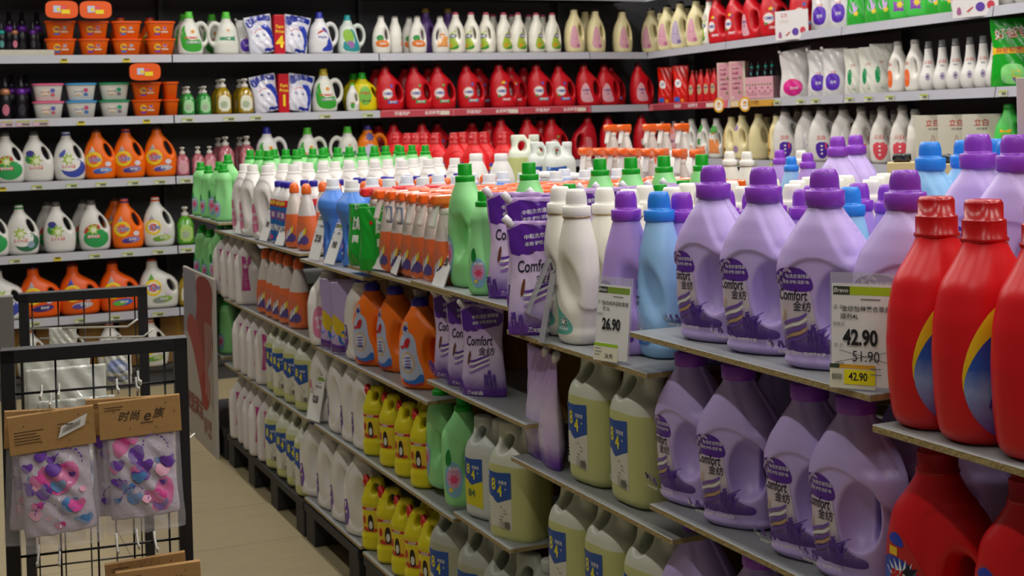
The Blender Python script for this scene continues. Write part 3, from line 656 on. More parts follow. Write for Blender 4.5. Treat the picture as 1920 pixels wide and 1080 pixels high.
a = Art(); a.poly(smooth_poly([(-.066, .04), (-.062, .10), (-.044, .12), (-.030, .09), (-.026, .04), (-.05, .025)], 2), M('6a4a98', .4), .008); a.poly(ell(-.050, .085, .009, .018), M('e0a830'), 0)
p = Proto('laundry_jug', 'jug'); p.part('body', sw); p.part('cap', cap_mesh('cap', M('3a2f86', .35), .252, .0270, .012, .0225, .026, 0)); p.part('label', a.build('label', bw)); P_['whitepurp'] = p

# --- blue softener: ball shoulder over a pinched waist
fb = body_field([(0, .040, .034, 0, 2.4), (.010, .046, .039, 0, 2.4), (.06, .046, .038, 0, 2.3), (.12, .042, .034, 0, 2.3), (.155, .046, .040, 0, 2.2), (.190, .062, .055, 0, 2), (.215, .060, .054, 0, 2), (.238, .038, .036, 0, 2), (.252, .025, .025, 0, 2)], .252, cuts=[thru(.020, .105, .010, .036)], sm=.005)
sb = sdf_mesh('body', fb, (-.066, -.06, 0), (.066, .06, .255), .0036, [M('4f86dc', .34)]); bb = bvh_of(sb)
a = Art(); a.poly(ell(-.012, .06, .024, .040, 24), M('2a52b4', .4), .008); a.poly(star(-.012, .07, .014, .007, 6), M('e884a8'), 0); a.text('柔顺剂', -.012, .045, .010, WH, .02)
p = Proto('softener_bottle', 'bottle'); p.part('body', sb); p.part('cap', cap_mesh('cap', M('e2e2e4', .35), .248, .0265, .014, .0225, .028, 0)); p.part('label', a.build('label', bb)); P_['bluesoft'] = p

# --- slim toilet cleaner, blue sleeve, dark blue cap
fc = body_field([(0, .034, .026, 0, 2.6), (.008, .038, .030, 0, 2.6), (.15, .038, .030, 0, 2.6), (.18, .034, .027, 0, 2.3), (.205, .018, .016, 0, 2), (.216, .013, .013, 0, 2)], .216, sm=.005)
scn = sdf_mesh('body', fc, (-.04, -.032, 0), (.04, .032, .22), .0036, [M('e4e2e0', .35), M('1f6ab8', .35), M('c82430', .35)], lambda c: np.where((c[:, 2] > .166) | (c[:, 2] < .01), 0, np.where(c[:, 2] > .142, 2, 1))); bcn = bvh_of(scn)
a = Art(); a.poly(ell(.0, .11, .020, .018, 20), M('8a4a98', .4), .01); a.text('洁', 0, .11, .022, WH, .02); a.text('厕灵', 0, .06, .026, WH, .02); a.text('威猛', .0, .154, .016, M('f0e040'), .02); a.poly(ell(-.012, .025, .012, .008), M('d83a8a'), 0)
p = Proto('cleaner_bottle', 'bottle'); p.part('body', scn); p.part('cap', cap_mesh('cap', M('2a2296', .35), .212, .0165, .020, .014, .003, 0)); p.part('label', a.build('label', bcn)); P_['bluecap'] = p

# --- slim flat white jug with a pink strip
fk = body_field([(0, .056, .040, 0, 3), (.012, .064, .046, 0, 3), (.16, .066, .047, 0, 3), (.20, .058, .043, 0, 2.6), (.235, .034, .030, 0, 2), (.25, .024, .024, 0, 2)], .25, cuts=[dent(.03, .055, .19, .03, .026, .04)], sm=.006)
sk = sdf_mesh('body', fk, (-.07, -.05, 0), (.07, .05, .255), .004, [M('d8d2d0', .4)]); bk = bvh_of(sk)
a = Art(); a.poly(rect(-.024, .014, .06, .20), M('b8408a', .4), .012); a.text('香', -.005, .16, .02, WH, .01); a.lines(-.018, .13, .026, 6, .010, M('d8b0c8'))
p = Proto('cleaner_jug', 'jug'); p.part('body', sk); p.part('cap', cap_mesh('cap', M('d4cfcc', .4), .246, .024, .010, .022, .014, 0)); p.part('label', a.build('label', bk)); P_['pinkstrip'] = p

# --- wall shelf jugs
fA = body_field([(0, .070, .044, 0, 2.4), (.012, .082, .052, 0, 2.4), (.07, .090, .056, 0, 2.3), (.13, .089, .055, 0, 2.2), (.18, .074, .049, -.006, 2.2), (.215, .052, .040, -.014, 2.1), (.24, .032, .030, -.018, 2), (.256, .025, .025, -.018, 2), (.285, .0235, .0235, -.018, 2)], .283,
    cuts=[thru(.040, .165, .015, .042, .42), dent(.040, .052, .165, .022, .022, .052, .42)], sm=.008)
sA = sdf_mesh('body', fA, (-.095, -.06, 0), (.095, .06, .285), .0046, [M('e4e2dc', .35)]); bA = bvh_of(sA)
fRJ = body_field([(0, .074, .046, 0, 2.4), (.012, .086, .054, 0, 2.4), (.07, .093, .058, 0, 2.3), (.13, .092, .056, 0, 2.2), (.18, .076, .050, -.010, 2.2), (.22, .050, .040, -.024, 2.1), (.25, .026, .025, -.030, 2), (.285, .0235, .0235, -.030, 2)], .283,
    cuts=[thru(.048, .118, .020, .050, .15), dent(.046, .058, .118, .030, .026, .064, .15)], sm=.008)
sRJ = sdf_mesh('body', fRJ, (-.098, -.062, 0), (.098, .062, .285), .0046, [M('c81424', .33)]); bRJ = bvh_of(sRJ)
def clearcap(cx, z, r=.025, h=.024, c='6a6460'): return lathe_mesh('cap', [(r, z), (r, z+h*.4), (r*.92, z+h*.45), (r*.88, z+h), (r*.6, z+h+.001)], M(c, .25, trans=.4), 20, (cx, 0, 0))
def wjug(key, me, bv, col, art, capx, capz, capc, name='laundry_jug', cat='jug', caph=.026, capr=.026, clear=True, rough=.34, back=None):
    p = Proto(name, cat); p.part('body', recol(me, M(col, rough)))
    p.part('cap', clearcap(capx, capz, capr, caph, capc) if clear else cap_mesh('cap', M(capc, .35), capz, capr, caph*.4, capr*.84, caph*.6, 0, (capx, 0)))
    if art: p.part('label', art.build('label', bv))
    if back: p.part('back_label', back.build('back_label', bv, flip=True))
    P_[key] = p
def tide_art(white=False, ring='e8c81e', low='b8b8c8', low2='5a4a9a', top='a8a0a8'):
    a = Art(); a.poly([(-.066, .152), (-.030, .152), (-.046, .190)], M(top, .4), .01)
    a.poly(ell(-.040, .115, .043, .043, 30), M(ring, .4), .01); a.poly(ell(-.040, .115, .030, .030, 24), M('e8e4d8' if white else 'f08a2a', .4), .01)
    a.poly(ell(-.040, .115, .022, .022, 20), M('d84a2a', .4), .01); a.text('Tide', -.038, .114, .040, M('e8e8f0'), .05, .1, .08, .95); a.text('Tide', -.038, .114, .040, M('2a3a9a'), .018, .1, .08, .95)
    a.poly(ell(.006, .052, .052, .017, 24, .08), M(low, .4), .01); a.poly(ell(-.01, .048, .034, .013, 20, .08), M(low2, .4), .01); a.text('洗衣液', .014, .053, .014, WH, .02)
    a.poly(ell(.036, .088, .017, .014, 16), M('d8ccd8', .4), .01)
    return a
def ariel_art(kind):
    a = Art()
    if kind == 0:
        a.poly(ell(.0, .075, .070, .055, 30), M('2f9a52', .4), .01); a.poly(smooth_poly([(-.07, .11), (-.05, .15), (.01, .16), (.03, .125), (-.02, .13), (-.06, .10)], 1), M('b8433a', .4), .01)
    elif kind == 1:
        a.poly(smooth_poly([(-.078, .13), (-.05, .185), (-.02, .17), (-.01, .12), (-.05, .10)], 1), M('3f8a4a', .4), .01); a.poly(ell(-.045, .165, .022, .018), M('3a3a86'), .01)
    elif kind == 2:
        a.poly(ell(.012, .075, .068, .055, 30), M('3a4aa6', .4), .01); a.poly(smooth_poly([(-.07, .15), (-.03, .19), (-.03, .16), (-.05, .13)], 1), M('4a5ab0'), .01); a.poly(ell(-.012, .10, .062, .044, 30), M('e4e2e0', .4), .01)
    else:
        a.poly(ell(.018, .075, .066, .055, 30), M('2f6a4a', .4), .01); a.poly(ell(-.006, .095, .060, .046, 30), M('e4e2e0', .4), .01); a.poly(ell(.04, .06, .02, .02), M('8aa0b0'), .01)
    a.poly(star(-.018, .125, .040, .020, 7), M('9ab83a', .4), .01); a.poly(star(-.014, .122, .024, .012, 7), M('dfe6c0', .4), .01)
    a.poly(rect(-.05, .02, .074, .094), M('c8483e', .4), .01); a.text('碧浪洗衣', -.015, .084, .016, WH, .02)
    return a
wjug('ari0', sA, bA, 'd9d7d3', ariel_art(0), -.018, .268, '6c6866'); wjug('ari1', sA, bA, 'd9d7d3', ariel_art(1), -.018, .268, '6c6866')
wjug('ari2', sA, bA, 'd9d7d3', ariel_art(2), -.018, .262, '1c2c9c', clear=False); wjug('ari3', sA, bA, 'd9d7d3', ariel_art(3), -.018, .262, '1a8a3a', clear=False)
wjug('tide0', sA, bA, 'ee6a0c', tide_art(), -.018, .268, '6a4a3a'); wjug('tide1', sA, bA, 'ee6a0c', tide_art(low='8a80b8', low2='4a3a8a'), -.018, .262, '4a2a7a', clear=False)
wjug('tide2', sA, bA, 'ee6a0c', tide_art(low='7a9ad0', low2='3a5ab0', top='c8c4c8'), -.018, .268, '6a4a3a')
wjug('tidew', sA, bA, 'd6d6d0', tide_art(True, low='a8c060', low2='6a9a3a'), -.018, .262, 'd84a14', clear=False)
fT = body_field([(0, .084, .050, 0, 2.6), (.012, .096, .058, 0, 2.6), (.07, .103, .062, 0, 2.5), (.13, .100, .060, 0, 2.4), (.165, .084, .052, -.008, 2.2), (.19, .056, .042, -.024, 2), (.212, .030, .030, -.034, 2), (.255, .026, .026, -.034, 2)], .253,
    cuts=[thru(.056, .120, .017, .036, .5)], adds=[], sm=.007)
sT = sdf_mesh('body', fT, (-.105, -.065, 0), (.105, .065, .255), .0046, [M('e4e2dc', .35)]); bT = bvh_of(sT)
wjug('tideb0', sT, bT, 'e4580e', tide_art(low='4a3a80', low2='30266a'), -.034, .238, '3a1a50', clear=False); wjug('tideb1', sT, bT, 'e4580e', tide_art(low='c0b8c0', top='2a4ab0'), -.034, .243, 'a04018')
wjug('tideb2', sT, bT, 'e4580e', tide_art(low='3a6ac0', low2='6ab040'), -.034, .243, 'a04018'); wjug('tidebw', sT, bT, 'd8d8d2', tide_art(True, low='8ab048', low2='8a9090', top='4a9a3a'), -.034, .238, 'd84a14', clear=False)
wjug('aribig', sT, bT, 'd8d8d4', ariel_art(2), -.034, .243, '8a8a88')
# red jugs
def omo_art(k):
    a = Art()
    if k == 3:
        a.poly(smooth_poly([(-.075, .06), (-.07, .12), (-.045, .165), (-.02, .14), (-.008, .09), (.012, .045), (.01, .028), (-.06, .026)], 2), M('d8a0aa', .4), .01)
        a.text('OMO', -.036, .108, .022, M('2a2f7a'), .03); a.text('奥妙', -.036, .084, .014, M('5a3a78'), .02); return a
    a.poly(star(-.034, .108, .036, .026, 16), M('e8dcd4', .4), .01); a.poly(ell(-.030, .108, .023, .016, 20), M('d8d4e0', .4), .01); a.text('OMO', -.030, .108, .024, M('2a2f8a'), .035)
    a.poly(ell(-.008, .158, .009, .010, 12), M(['4a58b8', '6a9a4a', '4a58b8', '', '5a50a8'][k]), .01)
    lc = [['3a62b8', '3a62b8'], ['3f9a5a', '3f9a5a'], ['4a8ab0', 'c8b03a'], 0, ['d84a5a', 'e08a98']][k]
    a.poly(rect(-.036, .030, .044, .066), M(lc[0], .4), .01); a.poly(rect(-.030, .010, .049, .061), M(lc[1], .4), .01); a.text('洗衣液', -.002, .055, .016, WH, .02); a.poly(ell(-.05, .078, .010, .007), M('4a8a4a'), .01)
    if k == 4: a.poly(smooth_poly([(-.04, .155), (-.02, .178), (.0, .155)], 1), M('e8b81e', .4), .01)
    return a
for k in range(5): wjug('omo%d' % k, sRJ, bRJ, 'c4101e', omo_art(k), -.030, .270, '5a0c12')
a = Art(); a.poly(ell(.0, .10, .034, .05, 24, p=3), M('c86a70', .4), .01); a.lines(-.026, .135, .05, 7, .010, M('e0c0c0', .5), .003)
wjug('omoback', sRJ, bRJ, 'b81020', None, -.030, .270, '5a0c12', back=a)
# jug with open loop handle
fS = body_field([(0, .066, .046, -.018, 2.6), (.012, .074, .053, -.018, 2.6), (.07, .076, .056, -.018, 2.5), (.11, .066, .055, -.022, 2.5), (.16, .058, .052, -.024, 2.3), (.19, .046, .044, -.024, 2), (.208, .030, .030, -.022, 2), (.228, .025, .025, -.022, 2)], .228,
    adds=[lambda x, y, z: smax(np.sqrt(((np.sqrt(((x-.048)/.042)**2+((z-.128)/.066)**2)-1)*.048)**2+(y*.8)**2)-.0115, .012-x, .01)], sm=.007)
sS = sdf_mesh('body', fS, (-.10, -.06, 0), (.108, .06, .23), .0044, [M('dcdcd4', .35)]); bS = bvh_of(sS)
def sun_art():
    a = Art(); a.poly(smooth_poly([(-.084, .10), (-.072, .165), (-.05, .185), (-.06, .15), (-.04, .10), (.0, .09), (.03, .10), (.04, .08), (.045, .03), (-.01, .018), (-.07, .03)], 2), M('35a02e', .4), .01)
    a.poly(ell(-.018, .128, .033, .038, 24), M('e4e4da', .4), .01); a.poly(star(-.012, .142, .015, .009, 9), M('e0902a', .4), .01); a.text('HOMMO', -.022, .104, .020, M('c8402a'), .03); a.poly(rect(-.05, .03, .068, .086), M('8a9a98', .4), .01); a.text('洗衣液', -.01, .077, .014, WH, .02); return a
a_b = Art(); a_b.poly(rect(-.05, .06, .085, .118), M('3a8a64', .4), .01); a_b.poly(rect(-.04, .03, .094, .106), WH, .01); a_b.lines(-.05, .07, .07, 3, .012, M('9aa4a0', .5), .004); a_b.poly(star(.02, .15, .010, .005, 6), M('e0904a'), 0)
wjug('sun', sS, bS, 'd8d9d0', sun_art(), -.022, .222, '56c83a', back=a_b, clear=False, caph=.042, capr=.027)
wjug('sungold', sS, bS, 'd8d9d0', sun_art(), -.022, .222, 'b8a428', clear=False, caph=.042, capr=.027)
def walch_art(teal=False):
    c = M('2a8f94' if teal else '2a3aa8', .4); a = Art(); a.poly(smooth_poly([(-.03, .165), (.0, .17), (.02, .12), (.045, .06), (.05, .022), (-.03, .020), (-.02, .04), (.01, .06), (.01, .12)], 2), c, .01)
    if teal: a.poly(ell(-.03, .12, .034, .05, 20, .3), M('8ab83a', .4), .01); a.poly(ell(-.02, .065, .028, .026), M('9a6aa8', .4), .01); a.poly(smooth_poly([(-.07, .03), (-.06, .10), (-.03, .06), (.0, .02)], 1), c, .01)
    else: a.poly(ell(-.022, .11, .042, .034, 24), M('e0e0e8', .4), .01); a.poly(smooth_poly([(-.06, .125), (-.03, .155), (.015, .148), (-.01, .146), (-.04, .13)], 1), M('b8453a'), .01); a.text('Walch', -.022, .108, .022, M('2a3a8a'), .03)
    return a
wjug('walch', sS, bS, 'dadadc', walch_art(), -.022, .222, '2a2ea4', clear=False, caph=.044, capr=.025); wjug('walcht', sS, bS, 'd2dcd4', walch_art(True), -.022, .222, '1aa0a4', clear=False, caph=.040, capr=.025)
wjug('walchs', sS, bS, 'dcdcdc', sun_art(), -.022, .222, '2a2ea4', clear=False, caph=.044, capr=.025)
a = Art(); a.poly(smooth_poly([(-.075, .04), (-.07, .11), (-.03, .15), (.02, .13), (.03, .05), (-.02, .02)], 2), M('c8c4dc', .4), .01); a.poly(smooth_poly([(-.02, .10), (.0, .14), (.012, .13), (.006, .10)], 1), M('c83a38'), 0); a.poly(star(-.02, .185, .03, .018, 7), M('4a4a8a'), .01)
wjug('orsuper', sS, bS, 'e87a10', a, -.022, .222, '3a3080', caph=.030, clear=False)
# slim jug with grip hollow, for several brands of white and cream bottle
fC = body_field([(0, .050, .038, 0, 2.4), (.010, .058, .044, 0, 2.4), (.07, .064, .047, 0, 2.3), (.13, .061, .045, 0, 2.3), (.18, .048, .040, 0, 2.2), (.215, .030, .028, 0, 2), (.232, .022, .022, 0, 2), (.26, .021, .021, 0, 2)], .258,
    cuts=[thru(.030, .130, .010, .036, .12), dent(.028, .046, .130, .022, .020, .048, .12)], sm=.008)
sC = sdf_mesh('body', fC, (-.068, -.05, 0), (.068, .05, .262), .0042, [M('e4e2dc', .35)]); bC = bvh_of(sC)
def seventh():
    a = Art(); a.poly(ell(-.020, .110, .024, .022, 20), M('2f8a3e', .4), .01); a.poly(smooth_poly([(-.05, .09), (-.01, .10), (.04, .092), (.046, .055), (-.0, .045), (-.05, .055)], 1), M('d8762a', .4), .01); a.text('洗衣液', -.002, .070, .016, WH, .02); a.lines(-.04, .042, .07, 1, .01, M('c85a3a')); return a
wjug('sev', sC, bC, 'dcdad2', seventh(), 0, .252, '9a9890', 'laundry_bottle', 'bottle', .012, .023)
a = Art(); a.poly(rect(-.040, .040, .045, .125), M('e09850', .4), .01); a.lines(-.036, .118, .07, 4, .018, M('f0dcc0', .5), .004); a.poly(smooth_poly([(-.03, .125), (.0, .15), (.03, .125)], 1), M('e09850'), .01)
wjug('sevb', sC, bC, 'dcdad2', None, 0, .252, '9a9890', 'laundry_bottle', 'bottle', .012, .023, back=a)
def omog():
    a = Art(); a.poly(smooth_poly([(-.05, .05), (-.03, .12), (.0, .15), (.025, .15), (.01, .10), (.03, .07), (.04, .03), (-.03, .025)], 2), M('a2b83a', .4), .01); a.poly(ell(-.005, .115, .022, .013), M('3a3f8a'), .01); a.text('OMO', -.004, .115, .015, WH, .03); a.poly(ell(-.02, .055, .012, .012), M('e0962a'), .01); a.poly(smooth_poly([(-.04, .03), (.03, .03), (.036, .06), (.01, .045)], 1), M('2f8a2e'), .01); return a
wjug('omog', sC, bC, 'e0ddd0', omog(), 0, .256, 'a84058', 'laundry_bottle', 'bottle', .016, .022, clear=False)
def cream(c='d8a0b0', d='b86a8a'):
    a = Art(); a.poly(smooth_poly([(-.05, .03), (-.046, .10), (-.03, .16), (-.012, .165), (-.004, .13), (.008, .06), (.02, .03)], 2), M(c, .4), .01); a.lines(-.034, .145, .034, 5, .014, M(d, .5), .004); a.poly(star(.0, .045, .014, .007, 7), M(d), 0); return a
wjug('cream', sC, bC, 'e2d6a4', cream(), 0, .256, '2a2420', 'laundry_bottle', 'bottle', .014, .023, clear=False)
wjug('creamp', sC, bC, 'e2d6a4', cream('b8a8c0', '7a6a98'), 0, .256, '2a2420', 'laundry_bottle', 'bottle', .014, .023, clear=False)
a = Art(); a.poly(rect(-.045, -.012, .03, .20), M('d8a030', .4), .01); a.poly(star(-.018, .06, .016, .008, 8), M('6a4a20'), 0)
wjug('creamy', sC, bC, 'e2d6a4', a, 0, .256, '2a2420', 'laundry_bottle', 'bottle', .014, .023, clear=False)
a = Art(); a.poly(ell(-.02, .185, .018, .018), M('9a80b0', .4), .01); a.poly(star(-.02, .06, .026, .016, 10), M('9a80a8'), .01)
wjug('creamv', sC, bC, 'e2d6a4', a, 0, .256, '2a2420', 'laundry_bottle', 'bottle', .014, .023, clear=False)
wjug('creamx', sC, bC, 'd8cc9c', None, 0, .256, '2a2420', 'laundry_bottle', 'bottle', .014, .023, clear=False)
def libai(c, big=False):
    a = Art(); a.text('立白', -.018, .128, .024, M('c8342e'), .02)
    a.poly(smooth_poly([(-.045, .105), (.018, .105), (.022, .06), (.0, .02), (-.03, .02), (-.048, .06)], 1), M(c, .4), .01)
    for k in range(3): a.poly(ell(-.016, .085-.02*k, .006, .005, 8), WH, 0)
    if big: a.poly(rect(.002, .010, .07, .102), M('d83a4a'), 0)
    return a
wjug('lbp', sA, bA, 'd6d3ce', libai('4a1f9a', True), -.018, .268, '8a8888'); wjug('lbr', sC, bC, 'dad6ce', libai('d84a58'), 0, .252, 'b8b4ae', 'laundry_bottle', 'bottle', .024, .025)
a = Art(); a.poly([(-.04, .12), (.03, .12), (-.005, .19)], M('dcdcd8', .4), .01); a.lines(-.035, .16, .07, 8, .012, M('8a80b0', .5), .003); a.poly(rect(-.05, -.02, .03, .05), M('7ab0d8'), 0)
wjug('lbpb', sA, bA, 'd6d3ce', a, -.018, .268, '8a8888')
a = Art(); a.poly(ell(-.02, .075, .026, .046, 24, p=2.6), M('ea6a2a', .4), .01); a.text('立白', -.020, .15, .018, M('c8342e'), .02); a.lines(-.034, .095, .03, 3, .012, WH)
wjug('lbo', sC, bC, 'dcd8d0', a, 0, .252, 'c8c4be', 'laundry_bottle', 'bottle', .02, .024)
a = Art(); a.poly(ell(-.012, .20, .026, .03, 20), M('3a9a36', .4), .01); a.poly(ell(-.01, .11, .018, .022, 20), M('2f8a3e'), .01); a.poly(rect(-.04, .04, .03, .085), M('d8702a', .4), .01); a.text('洗衣液', 0, .06, .016, WH, .02)
wjug('sevg', sC, bC, 'dcdad2', a, 0, .252, 'c8c8c0', 'laundry_bottle', 'bottle', .010, .023)
a = Art(); a.poly(rect(-.045, .035, .03, .13), M('e48a4a', .4), .01); a.lines(-.04, .12, .07, 5, .016, WH, .003); a.poly(ell(-.01, .19, .03, .026, 20), M('3a9a36', .4), .01); a.poly([(-.03, .155), (.02, .155), (.0, .175)], M('d8702a'), .01)
wjug('sevo', sC, bC, 'dcdad2', a, 0, .252, 'c8c8c0', 'laundry_bottle', 'bottle', .010, .023)
wjug('goldpurp', sC, bC, '6a4a90', None, 0, .256, 'a88a3a', 'laundry_bottle', 'bottle', .024, .023, clear=False)
a = Art(); a.poly(ell(-.012, .10, .040, .06, 24), M('7ac04a', .4), .01); a.text('阿道夫', -.012, .115, .02, M('c83030'), .02); a.poly(rect(-.03, .02, .06, .075), M('6a4a30'), .01)
fY = body_field([(0, .070, .045, 0, 2.4), (.012, .080, .052, 0, 2.4), (.08, .094, .056, 0, 2.1), (.13, .090, .055, 0, 2.1), (.17, .066, .048, -.01, 2.1), (.195, .032, .030, -.016, 2), (.21, .026, .026, -.016, 2)], .21, cuts=[thru(.052, .12, .013, .036, .5)], sm=.008)
sY = sdf_mesh('body', fY, (-.096, -.06, 0), (.096, .06, .212), .0044, [M('e0d418', .35)]); wjug('yelj', sY, bvh_of(sY), 'e0d010', a, -.016, .206, '28b428', clear=False, caph=.042, capr=.028)
a = Art(); a.poly(ell(-.014, .06, .020, .030), M('3a9a36', .4), .01); a.text('HOMMO', -.014, .085, .012, M('c8402a'), .02)
wjug('smallw', sC, bC, 'dadad2', a, 0, .252, '4ab82e', 'laundry_bottle', 'bottle', .02, .022, clear=False)
a = Art(); a.poly(rect(-.04, .02, .045, .10), M('8a4ab0', .4), .01); a.poly(star(.0, .08, .024, .012, 8), M('e8cf3a'), .01); a.text('洗衣液', -.01, .14, .022, M('c8302a'), .02); a.poly(rect(-.05, .0, .16, .175), M('e8b020'), .01)
wjug('greenw', sA, bA, '46c24e', a, -.018, .262, '1a9a2a', clear=False)
# small red bottle, pink bottle
fB = body_field([(0, .030, .024, 0, 2.4), (.008, .034, .028, 0, 2.4), (.12, .034, .028, 0, 2.3), (.165, .026, .022, 0, 2.2), (.19, .014, .014, 0, 2), (.21, .012, .012, 0, 2)], .21, sm=.007)
sB = sdf_mesh('body', fB, (-.036, -.03, 0), (.036, .03, .212), .004, [M('e4e2dc', .35)]); bB = bvh_of(sB)
a = Art(); a.poly(ell(0, .09, .020, .036), M('b8a07a', .4), .01); a.text('OMO', 0, .10, .014, M('2a2f8a'), .03)
wjug('smallred', sB, bB, 'c8141c', a, 0, .205, '8a2018', 'laundry_bottle', 'bottle', .022, .014, clear=False)
a = Art(); a.text('OMO', 0, .10, .016, M('2a2f8a'), .03); a.poly(ell(0, .16, .014, .012), M('e8806a'), .01); a.poly(ell(0, .045, .022, .022), M('d86a58'), .01)
wjug('pinkb', sB, bB, 'dca4a8', a, 0, .205, 'c8b8b4', 'laundry_bottle', 'bottle', .018, .014); wjug('beigeb', sB, bB, 'd8bfae', a, 0, .205, 'c8b8b4', 'laundry_bottle', 'bottle', .018, .014)
# dark slim bottles with coloured collars
def darkb(key, c1, c2):
    p = Proto('cosmetic_bottle', 'bottle'); p.part('body', recol(sB, M('14121a', .25))); p.part('cap', lathe_mesh('cap', [(.017, .185), (.019, .19), (.019, .215), (.013, .222), (.013, .262), (.009, .265)], M('1a1620', .25)), None, 'dark cap')
    p.part('collar', lathe_mesh('collar', [(.026, .150), (.030, .155), (.030, .175), (.021, .188)], M(c1, .3, .3)), None, 'coloured collar'); a = Art(); a.poly(ell(0, .06, .020, .034, 20), M(c2, .4), .01); p.part('label', a.build('label', bB)); P_[key] = p
darkb('darkp', '6a2a9a', '2a2430'); darkb('darkc', 'b87a5a', 'c06a80'); darkb('darkt', '1a9a90', '4a8a88')
# pump bottles
fP = body_field([(0, .040, .040, 0, 3.4), (.010, .046, .046, 0, 3.6), (.11, .046, .046, 0, 3.6), (.14, .036, .036, 0, 3), (.16, .018, .018, 0, 2), (.172, .015, .015, 0, 2)], .17, sm=.005)
sP = sdf_mesh('body', fP, (-.048, -.048, 0), (.048, .048, .172), .004, [M('48a048', .2)]); bP = bvh_of(sP)
pump = MB().lathe([(.019, .160), (.020, .162), (.020, .178), (.010, .181), (.009, .196), (.016, .198), (.018, .208), (.014, .212)], 0, 18).box(-.008, .008, -.040, .0, .200, .210, 0, .003).mesh('pump', [M('d8d4cc', .35)])
def pumpb(key, c, lab):
    p = Proto('pump_bottle', 'bottle'); p.part('body', recol(sP, M(c, .12, trans=.25, coat=.4))); p.part('pump', pump, None, 'white pump head'); a = Art(); a.poly(smooth_poly([(-.034, .02), (-.036, .09), (-.02, .115), (.02, .11), (.036, .09), (.034, .02)], 1), M(lab, .4), .01); a.poly(ell(-.004, .06, .022, .020), M('a8b89a' if c != 'c4707c' else 'd8a0a8', .4), .01); a.lines(-.02, .07, .035, 4, .009, M('7a8a74')); p.part('label', a.build('label', bP)); P_[key] = p
pumpb('pumpg', '3fa24a', '9fd09a'); pumpb('pumpy', 'b0901c', 'dcdcc8'); pumpb('pumpp', 'c4707c', 'd89aa8'); pumpb('pumpl', '5fae30', 'a8cc70')
# tubs
def tub(key, c, lid, art, side=False):
    V = []; F = []; prof = [(.062, .030, 0), (.068, .035, .004), (.082, .044, .088), (.083, .045, .092)]; n = 40
    for (a_, b_, z) in prof:
        for i in range(n):
            t = 2*PI*i/n; c_, s_ = math.cos(t), math.sin(t); q = (abs(c_)**4+abs(s_)**4)**-.25; V.append((a_*q*c_, b_*q*s_, z))
    for k in range(3):
        for i in range(n): F.append((k*n+i, k*n+(i+1) % n, (k+1)*n+(i+1) % n, (k+1)*n+i))
    F.append(tuple(range(n))[::-1]); F.append(tuple(range(3*n, 4*n)))
    me = new_mesh('tub', V, F, [M(c, .3)])
    p = Proto('detergent_tub', 'tub'); p.part('tub', me)
    p.part('lid', MB().lathe([(.073, .090), (.076, .092), (.076, .100), (.070, .104), (.04, .105)], 0, 40, n=2).mesh('lid', [M(lid, .3)]) if False else
           new_mesh('lid', [(x*(.0885/.083), y*(.050/.045), z) for zz in (.090, .101) for (x, y, z) in [(v[0], v[1], zz) for v in V[-n:]]], [(i, (i+1) % n, n+(i+1) % n, n+i) for i in range(n)]+[tuple(range(n))[::-1], tuple(range(n, 2*n))], [M(lid, .3)], smooth=False))
    p.part('label', art.build('label', bvh_of(me))); P_[key] = p
def tub_art(c1, c2, tide=True):
    a = Art()
    if tide:
        a.poly(ell(-.022, .052, .019, .019, 20), M('e8c81e', .4), .01); a.poly(ell(-.022, .052, .013, .013), M('e88a2a'), .01); a.text('Tide', -.021, .052, .018, M('2a3a9a'), .03, .1); a.poly(rect(-.036, -.006, .020, .031), M(c1, .4), .01); a.poly(ell(.020, .058, .014, .012), M('d88a6a', .4), .01); a.poly(rect(.0, .040, .034, .042), M('d8c8b8'), .01); a.poly(ell(.022, .062, .007, .006), M(c2), 0)
    else:
        a.poly(rect(-.036, .0, .028, .068), M('dcd4c4', .4), .01); a.text('洗衣凝珠', -.016, .05, .012, M(c1), .02); a.poly(ell(.024, .060, .013, .012), M(c2, .4), .01); a.poly(ell(.024, .035, .012, .010), M(c1, .4), .01); a.poly(rect(-.034, -.004, .030, .036), M('b89a6a'), .01)
    return a
tub('tubo1', 'e8600c', 'e2560a', tub_art('3a6ac0', '7ab0d8')); tub('tubo2', 'e8600c', 'e2560a', tub_art('7a3aa8', '7a4ab8'))
tub('tubp', 'd8d6d2', 'd8608a', tub_art('c05a70', '5a60b0', 0)); tub('tubb', 'd8d6d2', '3a90c8', tub_art('3a70b0', 'c04a78', 0)); tub('tubg', 'd8d6d2', '1f8a58', tub_art('7a6a80', '1f9a6a', 0))
lidart = Art(); lidart.poly(rect(-.046, -.006, -.016, .022), M('b8c0d8', .4), 0); lidart.poly(rect(-.002, .044, -.024, .0), M('e8d020', .4), 0); lidart.poly(ell(.012, .01, .010, .009), M('d84a7a'), 0); lidart.poly(ell(-.018, .0, .010, .010), M('e8c81e'), 0)
lm = lidart.build('lid_print', None, 0); lm.transform(Matrix.Translation((0, 0, .1015)) @ Matrix.Rotation(-PI/2, 4, 'X'))
for k in ('tubo1', 'tubo2'): P_[k].part('lid_print', lm, 1)
